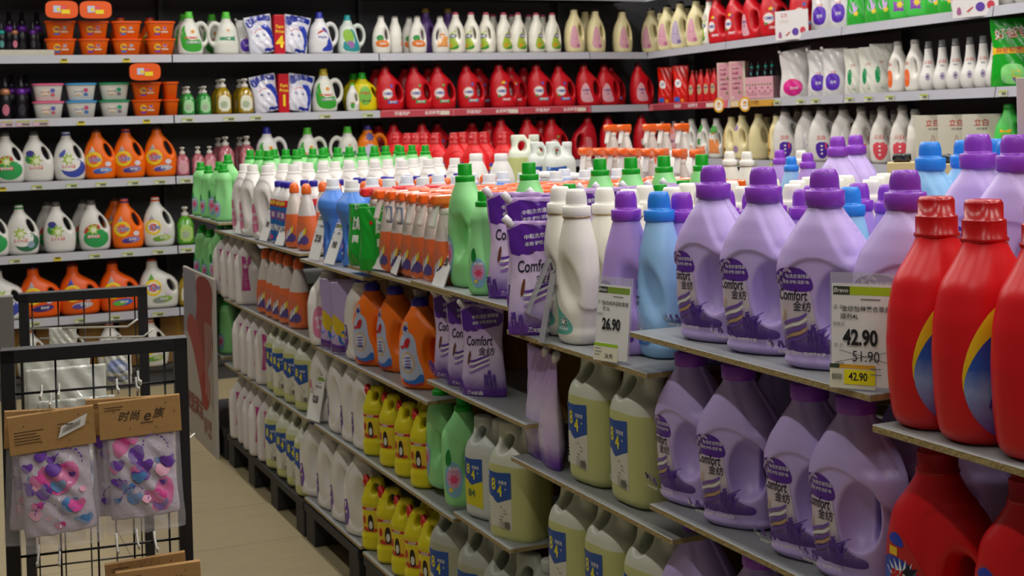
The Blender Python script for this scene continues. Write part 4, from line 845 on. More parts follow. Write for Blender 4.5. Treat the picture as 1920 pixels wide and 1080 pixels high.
# boxes
def carton(key, W, D, H, col, art=None, name='carton', cat='carton', tape=False, bump=.15):
    me = MB().box(-W/2, W/2, -D/2, D/2, 0, H, 0, .002).mesh('box', [M(col, .75, bump=bump, bscale=30)], False); p = Proto(name, cat); p.part('box', me)
    if tape: p.part('tape', MB().box(-.02, .02, -D/2-.0008, D/2+.0008, H*.0+.0, H+.0008, 0).mesh('tape', [M('a8803c', .3)], False))
    if art: p.part('print', art.build('print', None, -D/2))
    P_[key] = p
CB = 'a37a45'
carton('box1', .26, .22, .26, CB, tape=True); carton('box2', .20, .24, .27, 'a07846', tape=True); carton('box3', .30, .30, .32, '9c7444', tape=True)
a = Art(); a.lines(-.085, .13, .16, 9, .014, M('4a3420', .8), .004); a.text('易碎物品', 0, .215, .02, M('4a3420', .8), .01); a.poly(smooth_poly([(-.02, .15), (-.022, .18), (-.01, .195), (.0, .185), (.012, .196), (.022, .18), (.016, .15)], 1), M('4a3420', .8), 0); a.poly([(-.018, .19), (-.03, .215), (-.014, .20)], M('4a3420', .8), 0); a.poly([(.018, .19), (.03, .215), (.012, .2)], M('4a3420', .8), 0)
a.poly(rect(-.05, -.01, .235, .237), M('4a3420', .8), 0); a.poly(rect(-.07, .07, .012, .014), M('4a3420', .8), 0)
carton('boxp', .22, .24, .262, 'a87e48', a)
a = Art(); a.poly(rect(-.04, .04, .0, .23), M('c98f9a', .5), 0)
for k in range(7): a.poly(star(-.03+.06*((k*37) % 10)/10, .02+.03*k, .012, .006, 7), [M('d8c0b4'), M('6a7a4a'), M('b05a74')][k % 3], 0)
a.lines(-.03, .20, .05, 5, .03, M('8a4058'), .006); a.poly(rect(.04, .052, .0, .23), M('c8c4a8', .5), 0); carton('boxpink', .105, .08, .24, 'cfa8a4', a, 'product_box', 'box')
a = Art()
for k in range(5): a.poly(star(-.04+.02*k, .05+.02*(k % 2), .008, .004, 6), M('a84a70'), 0); a.poly(star(-.042+.02*k, .09, .007, .004, 6), M('6a7a4a'), 0)
a.poly(rect(-.05, .05, .0, .008), M('5a4630'), 0); a.lines(-.04, .04, .08, 2, .01, M('7a3a54')); carton('boxpink2', .11, .08, .135, 'cf9aa4', a, 'product_box', 'box')
a = Art(); a.text('立白', 0, .205, .034, M('b8382e'), .02); a.text('天然皂液', 0, .178, .012, M('6a6660'), .01); a.poly(smooth_poly([(-.010, .0), (-.011, .10), (-.006, .15), (.006, .15), (.011, .10), (.010, .0)], 1), M('b09a8a', .5), 0); a.poly(smooth_poly([(-.007, .02), (-.008, .10), (-.003, .14), (.003, .14), (.008, .10), (.007, .02)], 1), M('c8bdb0', .5), 0)
carton('boxlb', .17, .14, .245, 'c9c4b4', a, 'product_box', 'box', bump=0)
# round-bodied white bottle with clear cap
fV = body_field([(0, .034, .034, 0, 2), (.012, .045, .042, 0, 2), (.045, .053, .048, 0, 2), (.08, .050, .046, 0, 2), (.13, .032, .030, 0, 2), (.18, .023, .023, 0, 2), (.225, .019, .019, 0, 2)], .225, sm=.009)
sV = sdf_mesh('body', fV, (-.055, -.05, 0), (.055, .05, .227), .004, [M('d8d6d0', .3)]); bV = bvh_of(sV)
a = Art(); a.text('立白', 0, .150, .020, M('c8402e'), .02); a.text('御品', 0, .128, .010, M('6a6a78'), .01); a.poly(ell(0, .075, .012, .020, 16), M('9a90a8', .4), .008); a.poly(star(0, .075, .007, .004, 6), M('3a3050'), 0)
wjug('bulb', sV, bV, 'd9d7d2', a, 0, .215, '8a8a8c', 'laundry_bottle', 'bottle', .045, .019)
# white drum with handle lid
p = Proto('cleaner_tub', 'tub'); p.part('body', lathe_mesh('body', [(.045, 0), (.050, .004), (.052, .10), (.054, .102), (.054, .112), (.050, .114)], M('dcdcd8', .35), 28)); p.part('lid', lathe_mesh('lid', [(.056, .114), (.057, .116), (.057, .130), (.045, .134), (.02, .136)], M('e0e0de', .35), 28)); a = Art(); a.poly(rect(-.03, .03, .02, .09), M('c8ccc8', .4), .01); a.text('洁', 0, .06, .03, M('b8403a'), .02); p.part('label', a.build('label', bvh_of(p.parts[0][1]))); P_['drum'] = p
# small white bottle
p = Proto('bleach_bottle', 'bottle'); fz = body_field([(0, .036, .036, 0, 2), (.01, .042, .042, 0, 2), (.15, .042, .042, 0, 2), (.185, .030, .030, 0, 2), (.205, .019, .019, 0, 2)], .205, sm=.006); mz = sdf_mesh('body', fz, (-.045, -.045, 0), (.045, .045, .207), .0045, [M('e0deda', .35)]); p.part('body', mz); p.part('cap', lathe_mesh('cap', [(.020, .200), (.021, .202), (.021, .224), (.018, .226)], M('e4e2e0', .35), 20)); a = Art(); a.poly(rect(-.03, .03, .04, .14), M('3a5aa8', .4), .01); a.text('漂白', 0, .1, .022, WH, .02); p.part('label', a.build('label', bvh_of(mz))); P_['bleach'] = p

# ------------------------------------------------------------------ the room
def floor_mat():
    m = bpy.data.materials.new('floor_tile'); m.use_nodes = True; nt = m.node_tree; b = nt.nodes['Principled BSDF']
    tc = nt.nodes.new('ShaderNodeTexCoord'); mp_ = nt.nodes.new('ShaderNodeMapping'); nt.links.new(tc.outputs['Object'], mp_.inputs[0])
    br = nt.nodes.new('ShaderNodeTexBrick'); br.inputs['Scale'].default_value = 1; br.inputs['Brick Width'].default_value = 1.2; br.inputs['Row Height'].default_value = .504
    br.inputs['Mortar Size'].default_value = .0022; br.inputs['Color1'].default_value = lin('a89a78'); br.inputs['Color2'].default_value = lin('a39572'); br.inputs['Mortar'].default_value = lin('736750')
    nt.links.new(mp_.outputs[0], br.inputs['Vector'])
    n = nt.nodes.new('ShaderNodeTexNoise'); n.inputs['Scale'].default_value = 6; mp2 = nt.nodes.new('ShaderNodeMapping'); mp2.inputs['Scale'].default_value = (1, 9, 1)
    nt.links.new(tc.outputs['Object'], mp2.inputs[0]); nt.links.new(mp2.outputs[0], n.inputs['Vector'])
    mx = nt.nodes.new('ShaderNodeMix'); mx.data_type = 'RGBA'; mx.blend_type = 'MULTIPLY'; mx.inputs[0].default_value = .25
    nt.links.new(br.outputs['Color'], mx.inputs[6]); nt.links.new(n.outputs['Fac'], mx.inputs[7]); nt.links.new(mx.outputs[2], b.inputs['Base Color'])
    b.inputs['Roughness'].default_value = .42; return m
def plane(name, x0, x1, y0, y1, z, m, rz=0, loc=(0, 0, 0)):
    me = new_mesh(name, [(x0, y0, z), (x1, y0, z), (x1, y1, z), (x0, y1, z)], [(0, 1, 2, 3)], [m], smooth=False); o = struct(name, me); o.rotation_euler[2] = rz; o.location = loc; return o
# floor laid square to the island; tile rows run across the aisle
fl = plane('floor', -5, 7, -5.5, 9.5, 0, floor_mat(), aI-PI/2, tuple(isl(2.218, 0, 0)))
ce = MB().box(-6, 7, -3, 12, 3.6, 3.65).mesh('ceiling', [M('d8d6d0', .8)], False); struct('ceiling', ce)
# tube lamps hung in rows above the aisle and the island
HOUS = M('e8e8e6', .5)
fixm = MB().box(-.05, .05, -.62, .62, .0, .05, 0, .004).mesh('housing', [HOUS], False)
k = 0
for s_ in (-2.6, -.9, .8, 2.5, 4.2, 5.6):
    for t_ in (-1.35, -.1, 1.15, 2.4):
        p0 = isl(s_, t_, 3.30)
        e = bpy.data.objects.new('ceiling_lamp', None); COL.objects.link(e); e.location = p0; e.rotation_euler[2] = aI-PI/2
        e['label'] = 'long ceiling tube lamp above the displays'; e['category'] = 'lamp'; e['group'] = 'ceiling tube lamps'
        obj('housing', fixm, e)
        ld = bpy.data.lights.new('tube', 'AREA'); ld.shape = 'RECTANGLE'; ld.size = .09; ld.size_y = 1.2; ld.energy = LIGHT_W*{-1.35: .60, -.1: .9}.get(t_, 1.15); ld.color = (1, .965, .915)
        lo = bpy.data.objects.new('tube', ld); COL.objects.link(lo); lo.parent = e; lo.location = (0, 0, -.006)
        for x_ in (-.45, .45):
            pass
wm = M('3a3836', .8)
def wall(name, o, u, u0, u1, nrm, back):
    a_ = o-nrm*back+u*u0; c_ = o-nrm*back+u*u1; d_ = nrm*-.1
    V = [a_, c_, c_+d_, a_+d_]; V = [tuple(v) for v in V]+[(v[0], v[1], 3.6) for v in V]
    struct(name, new_mesh(name, V, [(0, 3, 2, 1), (4, 5, 6, 7), (0, 1, 5, 4), (1, 2, 6, 5), (2, 3, 7, 6), (3, 0, 4, 7)], [wm], smooth=False))
wall('wall_back', LO, LU, -3.6, 2.9, LN, .60)
wall('wall_right', RO, RU, -2.6, 4.6, RN, .60)

# ------------------------------------------------------------------ wall shelving
BLK = M('4c4c50', .6); BRD = M('3c3b3b', .55); RAIL = M('a9a9b2', .38); RAILR = M('c8606c', .4); RAILY = M('b98a3a', .45)
def bay(o, u, nrm, u0, u1, where, rails=None, levels=None, rot=0, base=True, e0=0., e1=0.):
    """one bay of wall shelving between u0 and u1"""
    o0 = o+u*u0; L = u1-u0; e = bpy.data.objects.new('shelf_bay', None); COL.objects.link(e); e.location = o0; e.rotation_euler[2] = rot
    e['category'] = 'shelf'; e['group'] = 'wall shelving bays'; PENDING.append((e, 'dark wall shelving bay with pale price rails', where))
    obj('back_panel', MB().box(-e0, L+e1, .42, .45, 0.0, 2.75).mesh('back_panel', [BLK], False), e)
    obj('upright', MB().box(-.012, .012, .36, .42, 0, 2.75).mesh('upright', [BLK], False), e)
    for k, z in enumerate(levels or ([2.345]+SHZ+[.115])):
        b = obj('shelf', MB().box(.003, L-.003, .008, .42, z-.022, z-.001, 0, .002).mesh('shelf', [BRD], False), e)
        if z > .2:
            mt = (rails or {}).get(k, RAIL)
            # price rail, leaning back a little
            V = [(.004, -.004, z-.042), (L-.004, -.004, z-.042), (L-.004, .004, z+.004), (.004, .004, z+.004), (.004, .012, z-.042), (L-.004, .012, z-.042), (L-.004, .010, z+.004), (.004, .010, z+.004)]
            r = obj('price_rail', new_mesh('price_rail', V, [(0, 1, 2, 3), (5, 4, 7, 6), (3, 2, 6, 7), (1, 0, 4, 5), (0, 3, 7, 4), (1, 5, 6, 2)], [mt], smooth=False), b)
            if mt is not RAIL: r['label'] = 'red printed price rail' if mt is RAILR else 'orange printed price rail'
    if base: obj('plinth', MB().box(.0, L, .03, .42, 0, .09).mesh('plinth', [BLK], False), e)
    return e
def lu(x, z=1.93): o = LO+np.array([0, 0, z]); return at_x(o, LU, x)
def ru(x, z=1.93): o = RO+np.array([0, 0, z]); return at_x(o, RU, x)
c0 = LO+LU*lu(1106); c1 = RO+RU*ru(1214); dv = c1-c0; dL = float(np.linalg.norm(dv)); DU = dv/dL; DN = np.array([DU[1], -DU[0], 0]); DROT = math.atan2(DU[1], DU[0])
bay(LO, LU, LN, lu(-290), lu(-60), 'at the back wall', rot=LD)
bay(LO, LU, LN, lu(-60), lu(323), 'at the back wall', rot=LD)
bay(LO, LU, LN, lu(323), lu(711), 'at the back wall', rot=LD)
bay(LO, LU, LN, lu(711), lu(1106), 'at the back wall', rot=LD, rails={2: RAILR}, e1=.42*math.tan(abs(LD-DROT)/2))
bay(c0, DU, DN, 0, dL, 'in the corner of the two walls', rot=DROT, base=False, e0=.42*math.tan(abs(LD-DROT)/2), e1=.42*math.tan(abs(DROT-RD)/2))
bay(RO, RU, RN, ru(1214), ru(1361), 'at the right wall', rot=RD, rails={2: RAILR}, e0=.42*math.tan(abs(DROT-RD)/2))
bay(RO, RU, RN, ru(1361), ru(1578), 'at the right wall', rot=RD)
bay(RO, RU, RN, ru(1578), ru(1862), 'at the right wall', rot=RD)
bay(RO, RU, RN, ru(1862), ru(1862)+.95, 'at the right wall', rot=RD)
# promotional strips and tags on the rails
def on_rail(side, x, z, f=.006):
    P = (lwall if side == 'L' else rwall)(x, z, -f); return P
def rail_tag(side, x0, x1, lev, name, col, art, desc, where, grp, h=.036, up=0., up_h=0.):
    z = SHZ[lev]-.040; P = on_rail(side, (x0+x1)/2, z+.02); a0 = on_rail(side, x0, z+.02); a1 = on_rail(side, x1, z+.02); w_ = float(np.linalg.norm(a1-a0))
    p = Proto(name, 'price tag' if 'tag' in name else 'sign'); p.part('card', MB().box(-w_/2, w_/2, -.001, .001, up, up+(up_h or h)).mesh('card', [M(col, .5)], False))
    a = Art(); art(a, w_, up+(up_h or h)); p.part('print', a.build('print', None, -.001, off=.0004))
    put(p, (P[0], P[1], z), LD if side == 'L' else RD, desc, where, grp)
def tagart(a, w_, h): a.poly(rect(-w_/2+.002, w_/2-.002, h-.009, h-.002), M('a8b83a', .5), 0); a.poly(rect(-w_*.1, w_*.4, .006, .018), M('6a6a60', .5), 0)
def tagy(a, w_, h): a.poly(rect(-w_*.35, w_*.38, .010, .022), M('6a5a10', .5), 0)
wn = ['on the top back shelf rail', 'on the second back shelf rail', 'on the third back shelf rail', 'on the fourth back shelf rail', 'on the fifth back shelf rail']
for lev, xs in ((0, (120, 237)), (1, (152, 275)), (2, (5,)), (3, (108,))):
    for x in xs: rail_tag('L', x-7, x+7, lev, 'price_tag', 'd8c83a', tagy, 'small yellow price tag', wn[lev], 'yellow price tags on back shelf rails', .022)
for lev, xs in ((1, (352, 430, 480, 610, 690)), (2, (70, 135, 190, 250, 300, 348)), (3, (28, 178, 240, 297, 350)), (4, (65, 150, 215, 297))):
    for x in xs: rail_tag('L', x-11, x+11, lev, 'price_tag', 'c8ccb8', tagart, 'small white price tag with green edge', wn[lev], 'white price tags on back shelf rails', .026)
for x0, x1 in ((2, 25), (30, 58), (62, 92)): rail_tag('L', x0, x1, 1, 'price_tag', 'c8a8b8', tagart, 'pale pink price tag', wn[1], 'pink price tags', .034)
def redart(a, w_, h): a.text('超值洗护', -.1, .020, .026, M('e8d8d8', .5), .02); a.text('会员特惠 价', .12, .020, .026, M('e8d8d8', .5), .02); a.poly(rect(w_*.32, w_*.45, .006, .032), M('d8d0c0'), 0)
for x0, x1 in ((714, 850), (853, 978), (981, 1105)): rail_tag('L', x0, x1, 1, 'promo_strip', 'b84450', redart, 'red promotional strip with white writing', 'on the second back shelf rail', 'red strips under the red jugs', .038)
rail_tag('R', 1222, 1345, 1, 'promo_strip', 'a83a48', redart, 'red promotional strip with pale writing', 'on the second right shelf rail', None, .038)
def yart(a, w_, h): a.text('新品上市 特惠', 0, .019, .028, M('8a5a14', .5), .02); a.poly(rect(-w_*.48, -w_*.3, .004, .034), M('d8c8a0'), 0)
rail_tag('R', 1368, 1450, 1, 'promo_strip', 'c8963a', yart, 'orange promotional strip', 'on the second right shelf rail', None, .038)
for lev, xs, wh in ((1, (1455, 1500, 1528, 1592, 1628, 1668, 1732, 1880), 'on the second right shelf rail'), (2, (1380, 1410, 1450, 1620), 'on the third right shelf rail')):
    for x in xs: rail_tag('R', x-8, x+8, lev, 'price_tag', 'c8ccb8', tagart, 'small white price tag with green edge', wh, 'white price tags on right shelf rails', .028)
badge = Proto('promo_badge', 'badge'); badge.part('card', MB().lathe([(.046, -.0015), (.046, .0015)], 0, 14, (0, 0, .01), Matrix.Rotation(PI/2, 3, 'X')).mesh('card', [M('d8a02a', .5)], False))
a = Art(); a.poly(star(0, .01, .046, .040, 9), M('d8a02a', .5), 0); a.poly(ell(0, .01, .033, .033), M('e4e0d8', .5), 0); a.text('惠', 0, .01, .036, M('c88a2a', .5), .02); badge.part('print', a.build('print', None, -.0016, off=.0006))
for x in (1348, 1397): P = on_rail('R', x, 1.56, .012); put(badge, (P[0], P[1], 1.555), RD+.3, 'round orange and white promotional badge', 'on second right shelf rail', 'round badges')
for x in (1365, 1397, 1735): P = on_rail('R', x, 1.20, .012); put(badge, (P[0], P[1], 1.20), RD+.3, 'round orange and white promotional badge', 'on third right shelf rail', 'round badges')
sgn = Proto('promo_card', 'sign'); sgn.part('card', MB().box(-.11, .11, -.0015, .0015, 0, .155, 0).mesh('card', [M('d8d4d4', .5)], False)); a = Art(); a.text('立白', -.05, .13, .024, M('c85a5a'), .01); a.lines(-.08, .105, .08, 2, .01, M('d0a0a0')); a.poly(ell(.025, .04, .022, .020), M('5a3a9a'), 0); a.poly(ell(.075, .045, .018, .018), M('c03a4a'), 0); a.poly(smooth_poly([(-.09, .012), (-.085, .045), (-.07, .045), (-.065, .012)], 1), M('a05a8a'), 0); a.poly([(-.04, .025), (-.01, .045), (-.01, .038), (-.035, .02)], M('c03a2a'), 0); sgn.part('print', a.build('print', None, -.0015))
for x in (1485, 1829): P = on_rail('R', x, 1.93, .02); put(sgn, (P[0], P[1], 1.915), RD+.35, 'white promotional card with small bottle pictures', 'standing on top right shelf edge', 'promotional cards', 1.05)

# ------------------------------------------------------------------ goods on the wall shelves
LV = ['top', 'second', 'third', 'fourth', 'fifth', 'bottom']
ZL = SHZ+[.116]
def WS(side, lev, key, xs, desc, grp, sc=1., back=.10, rz=0., dz=0., behind='', jit=.05, sz=None):
    for x in xs:
        P = (lwall if side == 'L' else rwall)(x, ZL[lev]+.1, back)
        wh = '%s on the %s %s shelf' % (behind, LV[lev], 'back' if side == 'L' else 'right')
        put(P_[key], (P[0], P[1], ZL[lev]+dz), (LD if side == 'L' else RD)+rz+random.uniform(-jit, jit), desc, wh.strip(), grp, sc, sz=sz)
def CS(lev, key, f, desc, grp, sc=1., back=.10, rz=0, behind=''):   # corner bay, f = 0..1 along it
    P = c0+DU*dL*f-DN*back; put(P_[key], (P[0], P[1], ZL[lev]), DROT+rz, desc, ('%s on the %s corner shelf' % (behind, LV[lev])).strip(), grp, sc)
# ---- top shelf, back wall
tb = 'orange tubs on the top shelf'
carton('tray', .36, .30, .036, 'c2bfb0', name='display_tray', cat='tray')
put(P_['tray'], tuple(lwall(36, 1.95, .17)[:2])+(1.950,), LD, 'low cream display tray', 'under dark bottles on the top back shelf')
WS('L', 0, 'darkt', (3,), 'dark slim bottle with teal collar', None, .62, .10, dz=.036)
WS('L', 0, 'darkc', (28,), 'dark slim bottle with copper collar', None, .62, .10, dz=.036)
WS('L', 0, 'darkp', (62,), 'dark slim bottle with violet collar', None, .62, .10, dz=.036)
WS('L', 0, 'darkp', (18, 42, 70), 'dark slim bottle in the back row', 'dark slim bottles at the back', 1.02, .25, behind='')
for lay in (0, 1):
    WS('L', 0, 'tubo1', (113, 237), 'orange detergent tub with blue label', tb, 1, .08, dz=.1025*lay, behind=('in upper layer', 'in lower layer')[1-lay], jit=.02)
    WS('L', 0, 'tubo2', (175, 300), 'orange detergent tub with violet label', tb, 1, .08, dz=.1025*lay, behind=('in upper layer', 'in lower layer')[1-lay], jit=.02)
for x in (112, 175):
    P = lwall(x, 2.25, .05); put(P_['tubo2'], (P[0], P[1], 2.160+.051), LD, 'orange tub lying with its lid facing out', 'atop tubs on the top back shelf', tb, 1, tiltx=PI/2)
WS('L', 0, 'tideb0', (237, 292), 'dark orange jug with violet cap behind the tubs', None, .95, .27)
WS('L', 0, 'sun', (362,), 'white jug with green cap, label forward', None, 1.0, .09)
WS('L', 0, 'sun', (418,), 'white jug with green cap, back turned outward', None, 1.0, .09, PI)
WS('L', 0, 'sun', (352, 405), 'white jug with green cap in back row', None, 1.0, .26)
WS('L', 0, 'twin4', (522,), 'twin pack of blue and white pouches', None, 1.0, .10)
WS('L', 0, 'pouchpurp', (462,), 'dark violet-printed pouch beside the twin pack', None, .85, .16)
WS('L', 0, 'walch', (606,), 'white jug with blue cap and loop handle', None, 1.0, .09)
WS('L', 0, 'walcht', (658,), 'white jug with teal cap and loop handle', None, .96, .12)
WS('L', 0, 'sev', (715, 783), 'white bottle with orange and green label', 'white bottles with orange labels', .93, .08)
WS('L', 0, 'sev', (741,), 'white bottle turned side-on', None, .93, .10, 1.4)
WS('L', 0, 'sev', (768,), 'white bottle with orange and green label, half hidden', None, .93, .17)
WS('L', 0, 'sevb', (826,), 'white bottle showing its orange back label', None, .93, .08, PI)
WS('L', 0, 'goldpurp', (799, 841), 'violet bottle with gold cap in back row', 'violet bottles with gold caps', 1.1, .24)
WS('L', 0, 'omog', (855, 884, 912), 'white bottle with dark pink cap, handle forward', 'white bottles with pink caps', 1.0, .08, -.75)
WS('L', 0, 'omog', (945, 972, 1006, 1036), 'white bottle with pink cap, green label', 'white bottles with pink caps', 1.0, .08, .35)
WS('L', 0, 'omog', (925, 960, 992, 1018), 'white bottle with pink cap in back row', 'white bottles with pink caps', 1.0, .22, 0)
WS('L', 0, 'cream', (1077,), 'cream bottle with pink printed label', 'cream bottles', 1.15, .10)
WS('L', 0, 'creamx', (1098,), 'cream bottle behind the first cream bottle', 'cream bottles', 1.15, .24)
for f in (.25, .72): CS(0, 'cream', f, 'cream bottle with pink printed label', 'cream bottles', 1.12)
CS(0, 'creamx', .42, 'plain cream bottle in back row', 'cream bottles', 1.1, .25); CS(0, 'creamx', .92, 'plain cream bottle in back row', 'cream bottles', 1.1, .25)

# ---- top shelf, right wall
WS('R', 0, 'cream', (1222, 1252, 1307), 'cream bottle with pink printed label', 'cream bottles', 1.18, .09, .8)
WS('R', 0, 'creamp', (1277,), 'cream bottle with violet printed label', None, 1.2, .09, .8)
WS('R', 0, 'creamx', (1240, 1262, 1292, 1318), 'plain cream bottle in back row', 'cream bottles', 1.15, .24, .4)
WS('R', 0, 'omog', (1332,), 'white bottle with pink cap beside red jugs', None, 1.1, .09, -.3)
WS('R', 0, 'omo4', (1353, 1385), 'red jug with oval hollow grip', 'red jugs', 1.05, .10, .35)
WS('R', 0, 'omo3', (1416,), 'red jug with pale side label', 'red jugs', 1.03, .10, .2)
WS('R', 0, 'omo4', (1455,), 'red jug with round white logo label', 'red jugs', 1.03, .10, .95)
WS('R', 0, 'omo0', (1512,), 'red jug behind the promotional card', 'red jugs', 1.03, .10, .95)
WS('R', 0, 'pouchpurp', (1543, 1578), 'white pouch with violet round label', 'white pouches', 1.1, .10, .3)
WS('R', 0, 'pouchgp', (1606, 1640, 1662), 'green and violet pouch', 'green and violet pouches', 1.0, .10, .2)
WS('R', 0, 'greenw', (1698, 1730), 'green jug with violet label', 'green jugs', .98, .10, .4)
WS('R', 0, 'pouchgp', (1755, 1780), 'green pouch beside the white bottles', None, .95, .10, .3)
WS('R', 0, 'lbr', (1810, 1858), 'white bottle with red label beside the card', None, 1.1, .10, .4)
WS('R', 0, 'bulb', (1893, 1925), 'white round-bodied bottle', None, 1.15, .10)
# ---- second shelf, back wall
WS('L', 1, 'darkc', (10,), 'dark slim bottle with copper collar', None, .95, .10)
WS('L', 1, 'darkp', (40,), 'dark slim bottle with violet collar', None, .95, .10)
WS('L', 1, 'darkp', (22, 50), 'dark slim bottle in back row', 'dark slim bottles at the back', 1.0, .25)
for lay in (0, 1):
    bh = ('in lower layer', 'in upper layer')[lay]
    WS('L', 1, 'tubp', (90,), 'white detergent tub with pink lid', 'white tubs', 1, .08, dz=.1025*lay, behind=bh, jit=.02)
    WS('L', 1, 'tubb', (152,), 'white detergent tub with blue lid', 'white tubs', 1, .08, dz=.1025*lay, behind=bh, jit=.02)
    WS('L', 1, 'tubg', (214,), 'white detergent tub with green lid', 'white tubs', 1, .08, dz=.1025*lay, behind=bh, jit=.02)
    WS('L', 1, 'tubo2', (274,), 'orange detergent tub with violet label', 'orange tubs', 1, .08, dz=.1025*lay, behind=bh, jit=.02)
    WS('L', 1, 'tubo2', (318,), 'orange detergent tub turned end-on', 'orange tubs', 1, .12, PI/2, dz=.1025*lay, behind=bh, jit=.02)
P = lwall(267, 1.85, .05); put(P_['tubo2'], (P[0], P[1], 1.800+.051), LD, 'orange tub lying with its lid facing out', 'atop tubs on the second back shelf', 'orange tubs', 1, tiltx=PI/2)
WS('L', 1, 'pumpg', (352, 383), 'green pump bottle', 'green pump bottles', .83, .08); WS('L', 1, 'pumpg', (346, 377), 'green pump bottle in back row', 'green pump bottles', .83, .20)
WS('L', 1, 'pumpy', (418, 459), 'amber pump bottle with pale label', 'amber pump bottles', 1.03, .08); WS('L', 1, 'pumpy', (410, 450), 'amber pump bottle in back row', 'amber pump bottles', 1.03, .21)
WS('L', 1, 'twin1', (530,), 'twin pack of blue and white pouches', None, .98, .10)
WS('L', 1, 'sungold', (614,), 'white jug with gold cap and green label', None, 1.03, .09)
WS('L', 1, 'smallw', (661,), 'small white bottle with green label', None, .66, .06)
WS('L', 1, 'yelj', (684,), 'round yellow jug with green cap', None, 1.0, .13); WS('L', 1, 'yelj', (668,), 'yellow jug with green cap in back row', None, 1.0, .27)
WS('L', 1, 'omo0', (731,), 'red jug with blue strip on label', 'red jugs', 1, .09)
WS('L', 1, 'omo1', (785, 829), 'red jug with green strip on label', 'red jugs', 1, .09)
WS('L', 1, 'omo2', (883, 1014), 'red jug with rainbow strip on label', 'red jugs', 1.02, .09)
WS('L', 1, 'omo4', (944,), 'red jug with yellow flash above its logo', 'red jugs', 1.04, .09)
WS('L', 1, 'omo4', (965,), 'red jug half hidden in second row', 'red jugs', 1, .17)
WS('L', 1, 'omo0', (1055,), 'red jug with violet label', 'red jugs', .99, .09)
WS('L', 1, 'omo3', (1103,), 'red jug with pale pink label', 'red jugs', 1.0, .09)
WS('L', 1, 'omo0', (715, 768, 812, 905, 990), 'red jug in shadowed back row', 'red jugs', 1, .25)
CS(1, 'omo3', .42, 'red jug with pale pink label', 'red jugs', .98, .09); CS(1, 'omo3', .96, 'red jug with pale pink label', 'red jugs', .98, .05); CS(1, 'omo0', .75, 'red jug in back row', 'red jugs', .98, .24)
# ---- second shelf, right wall
WS('R', 1, 'pouchred', (1248, 1277), 'red pouch with white oval', 'red pouches', 1.0, .09, .55)
WS('R', 1, 'smallred', (1300, 1316, 1328, 1341), 'small red bottle', 'small red bottles', .95, .09, .3)
WS('R', 1, 'smallred', (1291, 1308, 1334), 'small red bottle in back row', 'small red bottles', .95, .17, .3)
WS('R', 1, 'boxpink', (1364, 1387), 'tall pink flowered box', 'tall pink boxes', 1., .08, .7, jit=.01)
WS('R', 1, 'boxpink2', (1418, 1441), 'low pink flowered box', 'low pink boxes', 1., .08, .5, jit=.01)
for x in (1410, 1422, 1436, 1448):
    P = rwall(x, 1.8, .09); put(P_['darkt'], (P[0], P[1], 1.59+.137), RD, 'tiny dark bottle on a pink box', 'on the second right shelf', 'tiny dark bottles', .36)
WS('R', 1, 'pouchpink', (1492,), 'white pouch with pink round label and spout', None, .98, .10, .75)
WS('R', 1, 'pouchpurp', (1538, 1566), 'white pouch with violet round label', 'white pouches', 1., .10, .6)
WS('R', 1, 'pouchpurp', (1585,), 'white pouch with violet label and side spout', None, .96, .14, .7)
WS('R', 1, 'pouchgw', (1602, 1630), 'cream pouch with green leaf label', 'cream pouches', .95, .09, .6)
WS('R', 1, 'pouchgw', (1654,), 'cream pouch slumped to one side', None, 1., .12, .9)
WS('R', 1, 'lbo', (1685, 1717), 'white bottle with orange round label', 'white bottles with orange labels', .95, .09, .1)
WS('R', 1, 'bulb', (1742, 1768, 1793, 1820, 1845, 1868), 'white round-bodied bottle with grey cap', 'round-bodied white bottles', .93, .08, .8)
WS('R', 1, 'pouchbig', (1900,), 'large green pouch with yellow band', None, 1.0, .09, .8)
# ---- third shelf
WS('L', 2, 'ari0', (17,), 'white jug with green round label', 'white jugs', 1., .09); WS('L', 2, 'ari1', (71,), 'white jug with green leaf label', 'white jugs', 1., .09); WS('L', 2, 'ari2', (131,), 'white jug with blue cap', 'white jugs', 1., .09)
WS('L', 2, 'tide2', (188,), 'orange jug with blue low label', 'orange jugs', 1.03, .09); WS('L', 2, 'tide1', (243,), 'orange jug with violet cap', 'orange jugs', 1.03, .09); WS('L', 2, 'tide0', (301,), 'orange jug with raised handle hollow', 'orange jugs', 1.05, .09)
WS('L', 2, 'pumpp', (342, 371, 393), 'small pink pump bottle', 'pink pump bottles', .82, .08); WS('L', 2, 'pumpp', (423, 463), 'large pink pump bottle', 'pink pump bottles', 1.08, .10); WS('L', 2, 'pumpp', (410, 450), 'pink pump bottle in back row', 'pink pump bottles', 1.05, .24)
WS('L', 2, 'walchs', (508,), 'white jug with blue cap and green label', None, 1.05, .09); WS('L', 2, 'sun', (584,), 'white jug with green cap, label forward', None, 1.02, .09); WS('L', 2, 'sun', (646,), 'white jug with green cap, back turned outward', None, 1.02, .09, PI)
WS('L', 2, 'orsuper', (697,), 'orange jug with violet collar', None, 1.08, .10)
WS('L', 2, 'omo2', (747, 800), 'red jug with rainbow strip on label', 'red jugs', .98, .10); WS('L', 2, 'omo0', (718, 828), 'red jug in shadowed back row', 'red jugs', .98, .25)
WS('L', 2, 'omo3', (878,), 'red jug set back in shadow', 'red jugs', .98, .20, PI)
WS('L', 2, 'omo1', (948, 997), 'red jug with green strip on label', 'red jugs', 1.03, .08); WS('L', 2, 'omo2', (925, 1022), 'red jug in shadowed back row', 'red jugs', 1., .2)
WS('L', 2, 'omo1', (1042,), 'red jug with handle at right', 'red jugs', 1.02, .09); WS('L', 2, 'omoback', (1095,), 'red jug showing its back', 'red jugs', 1.02, .09, PI)
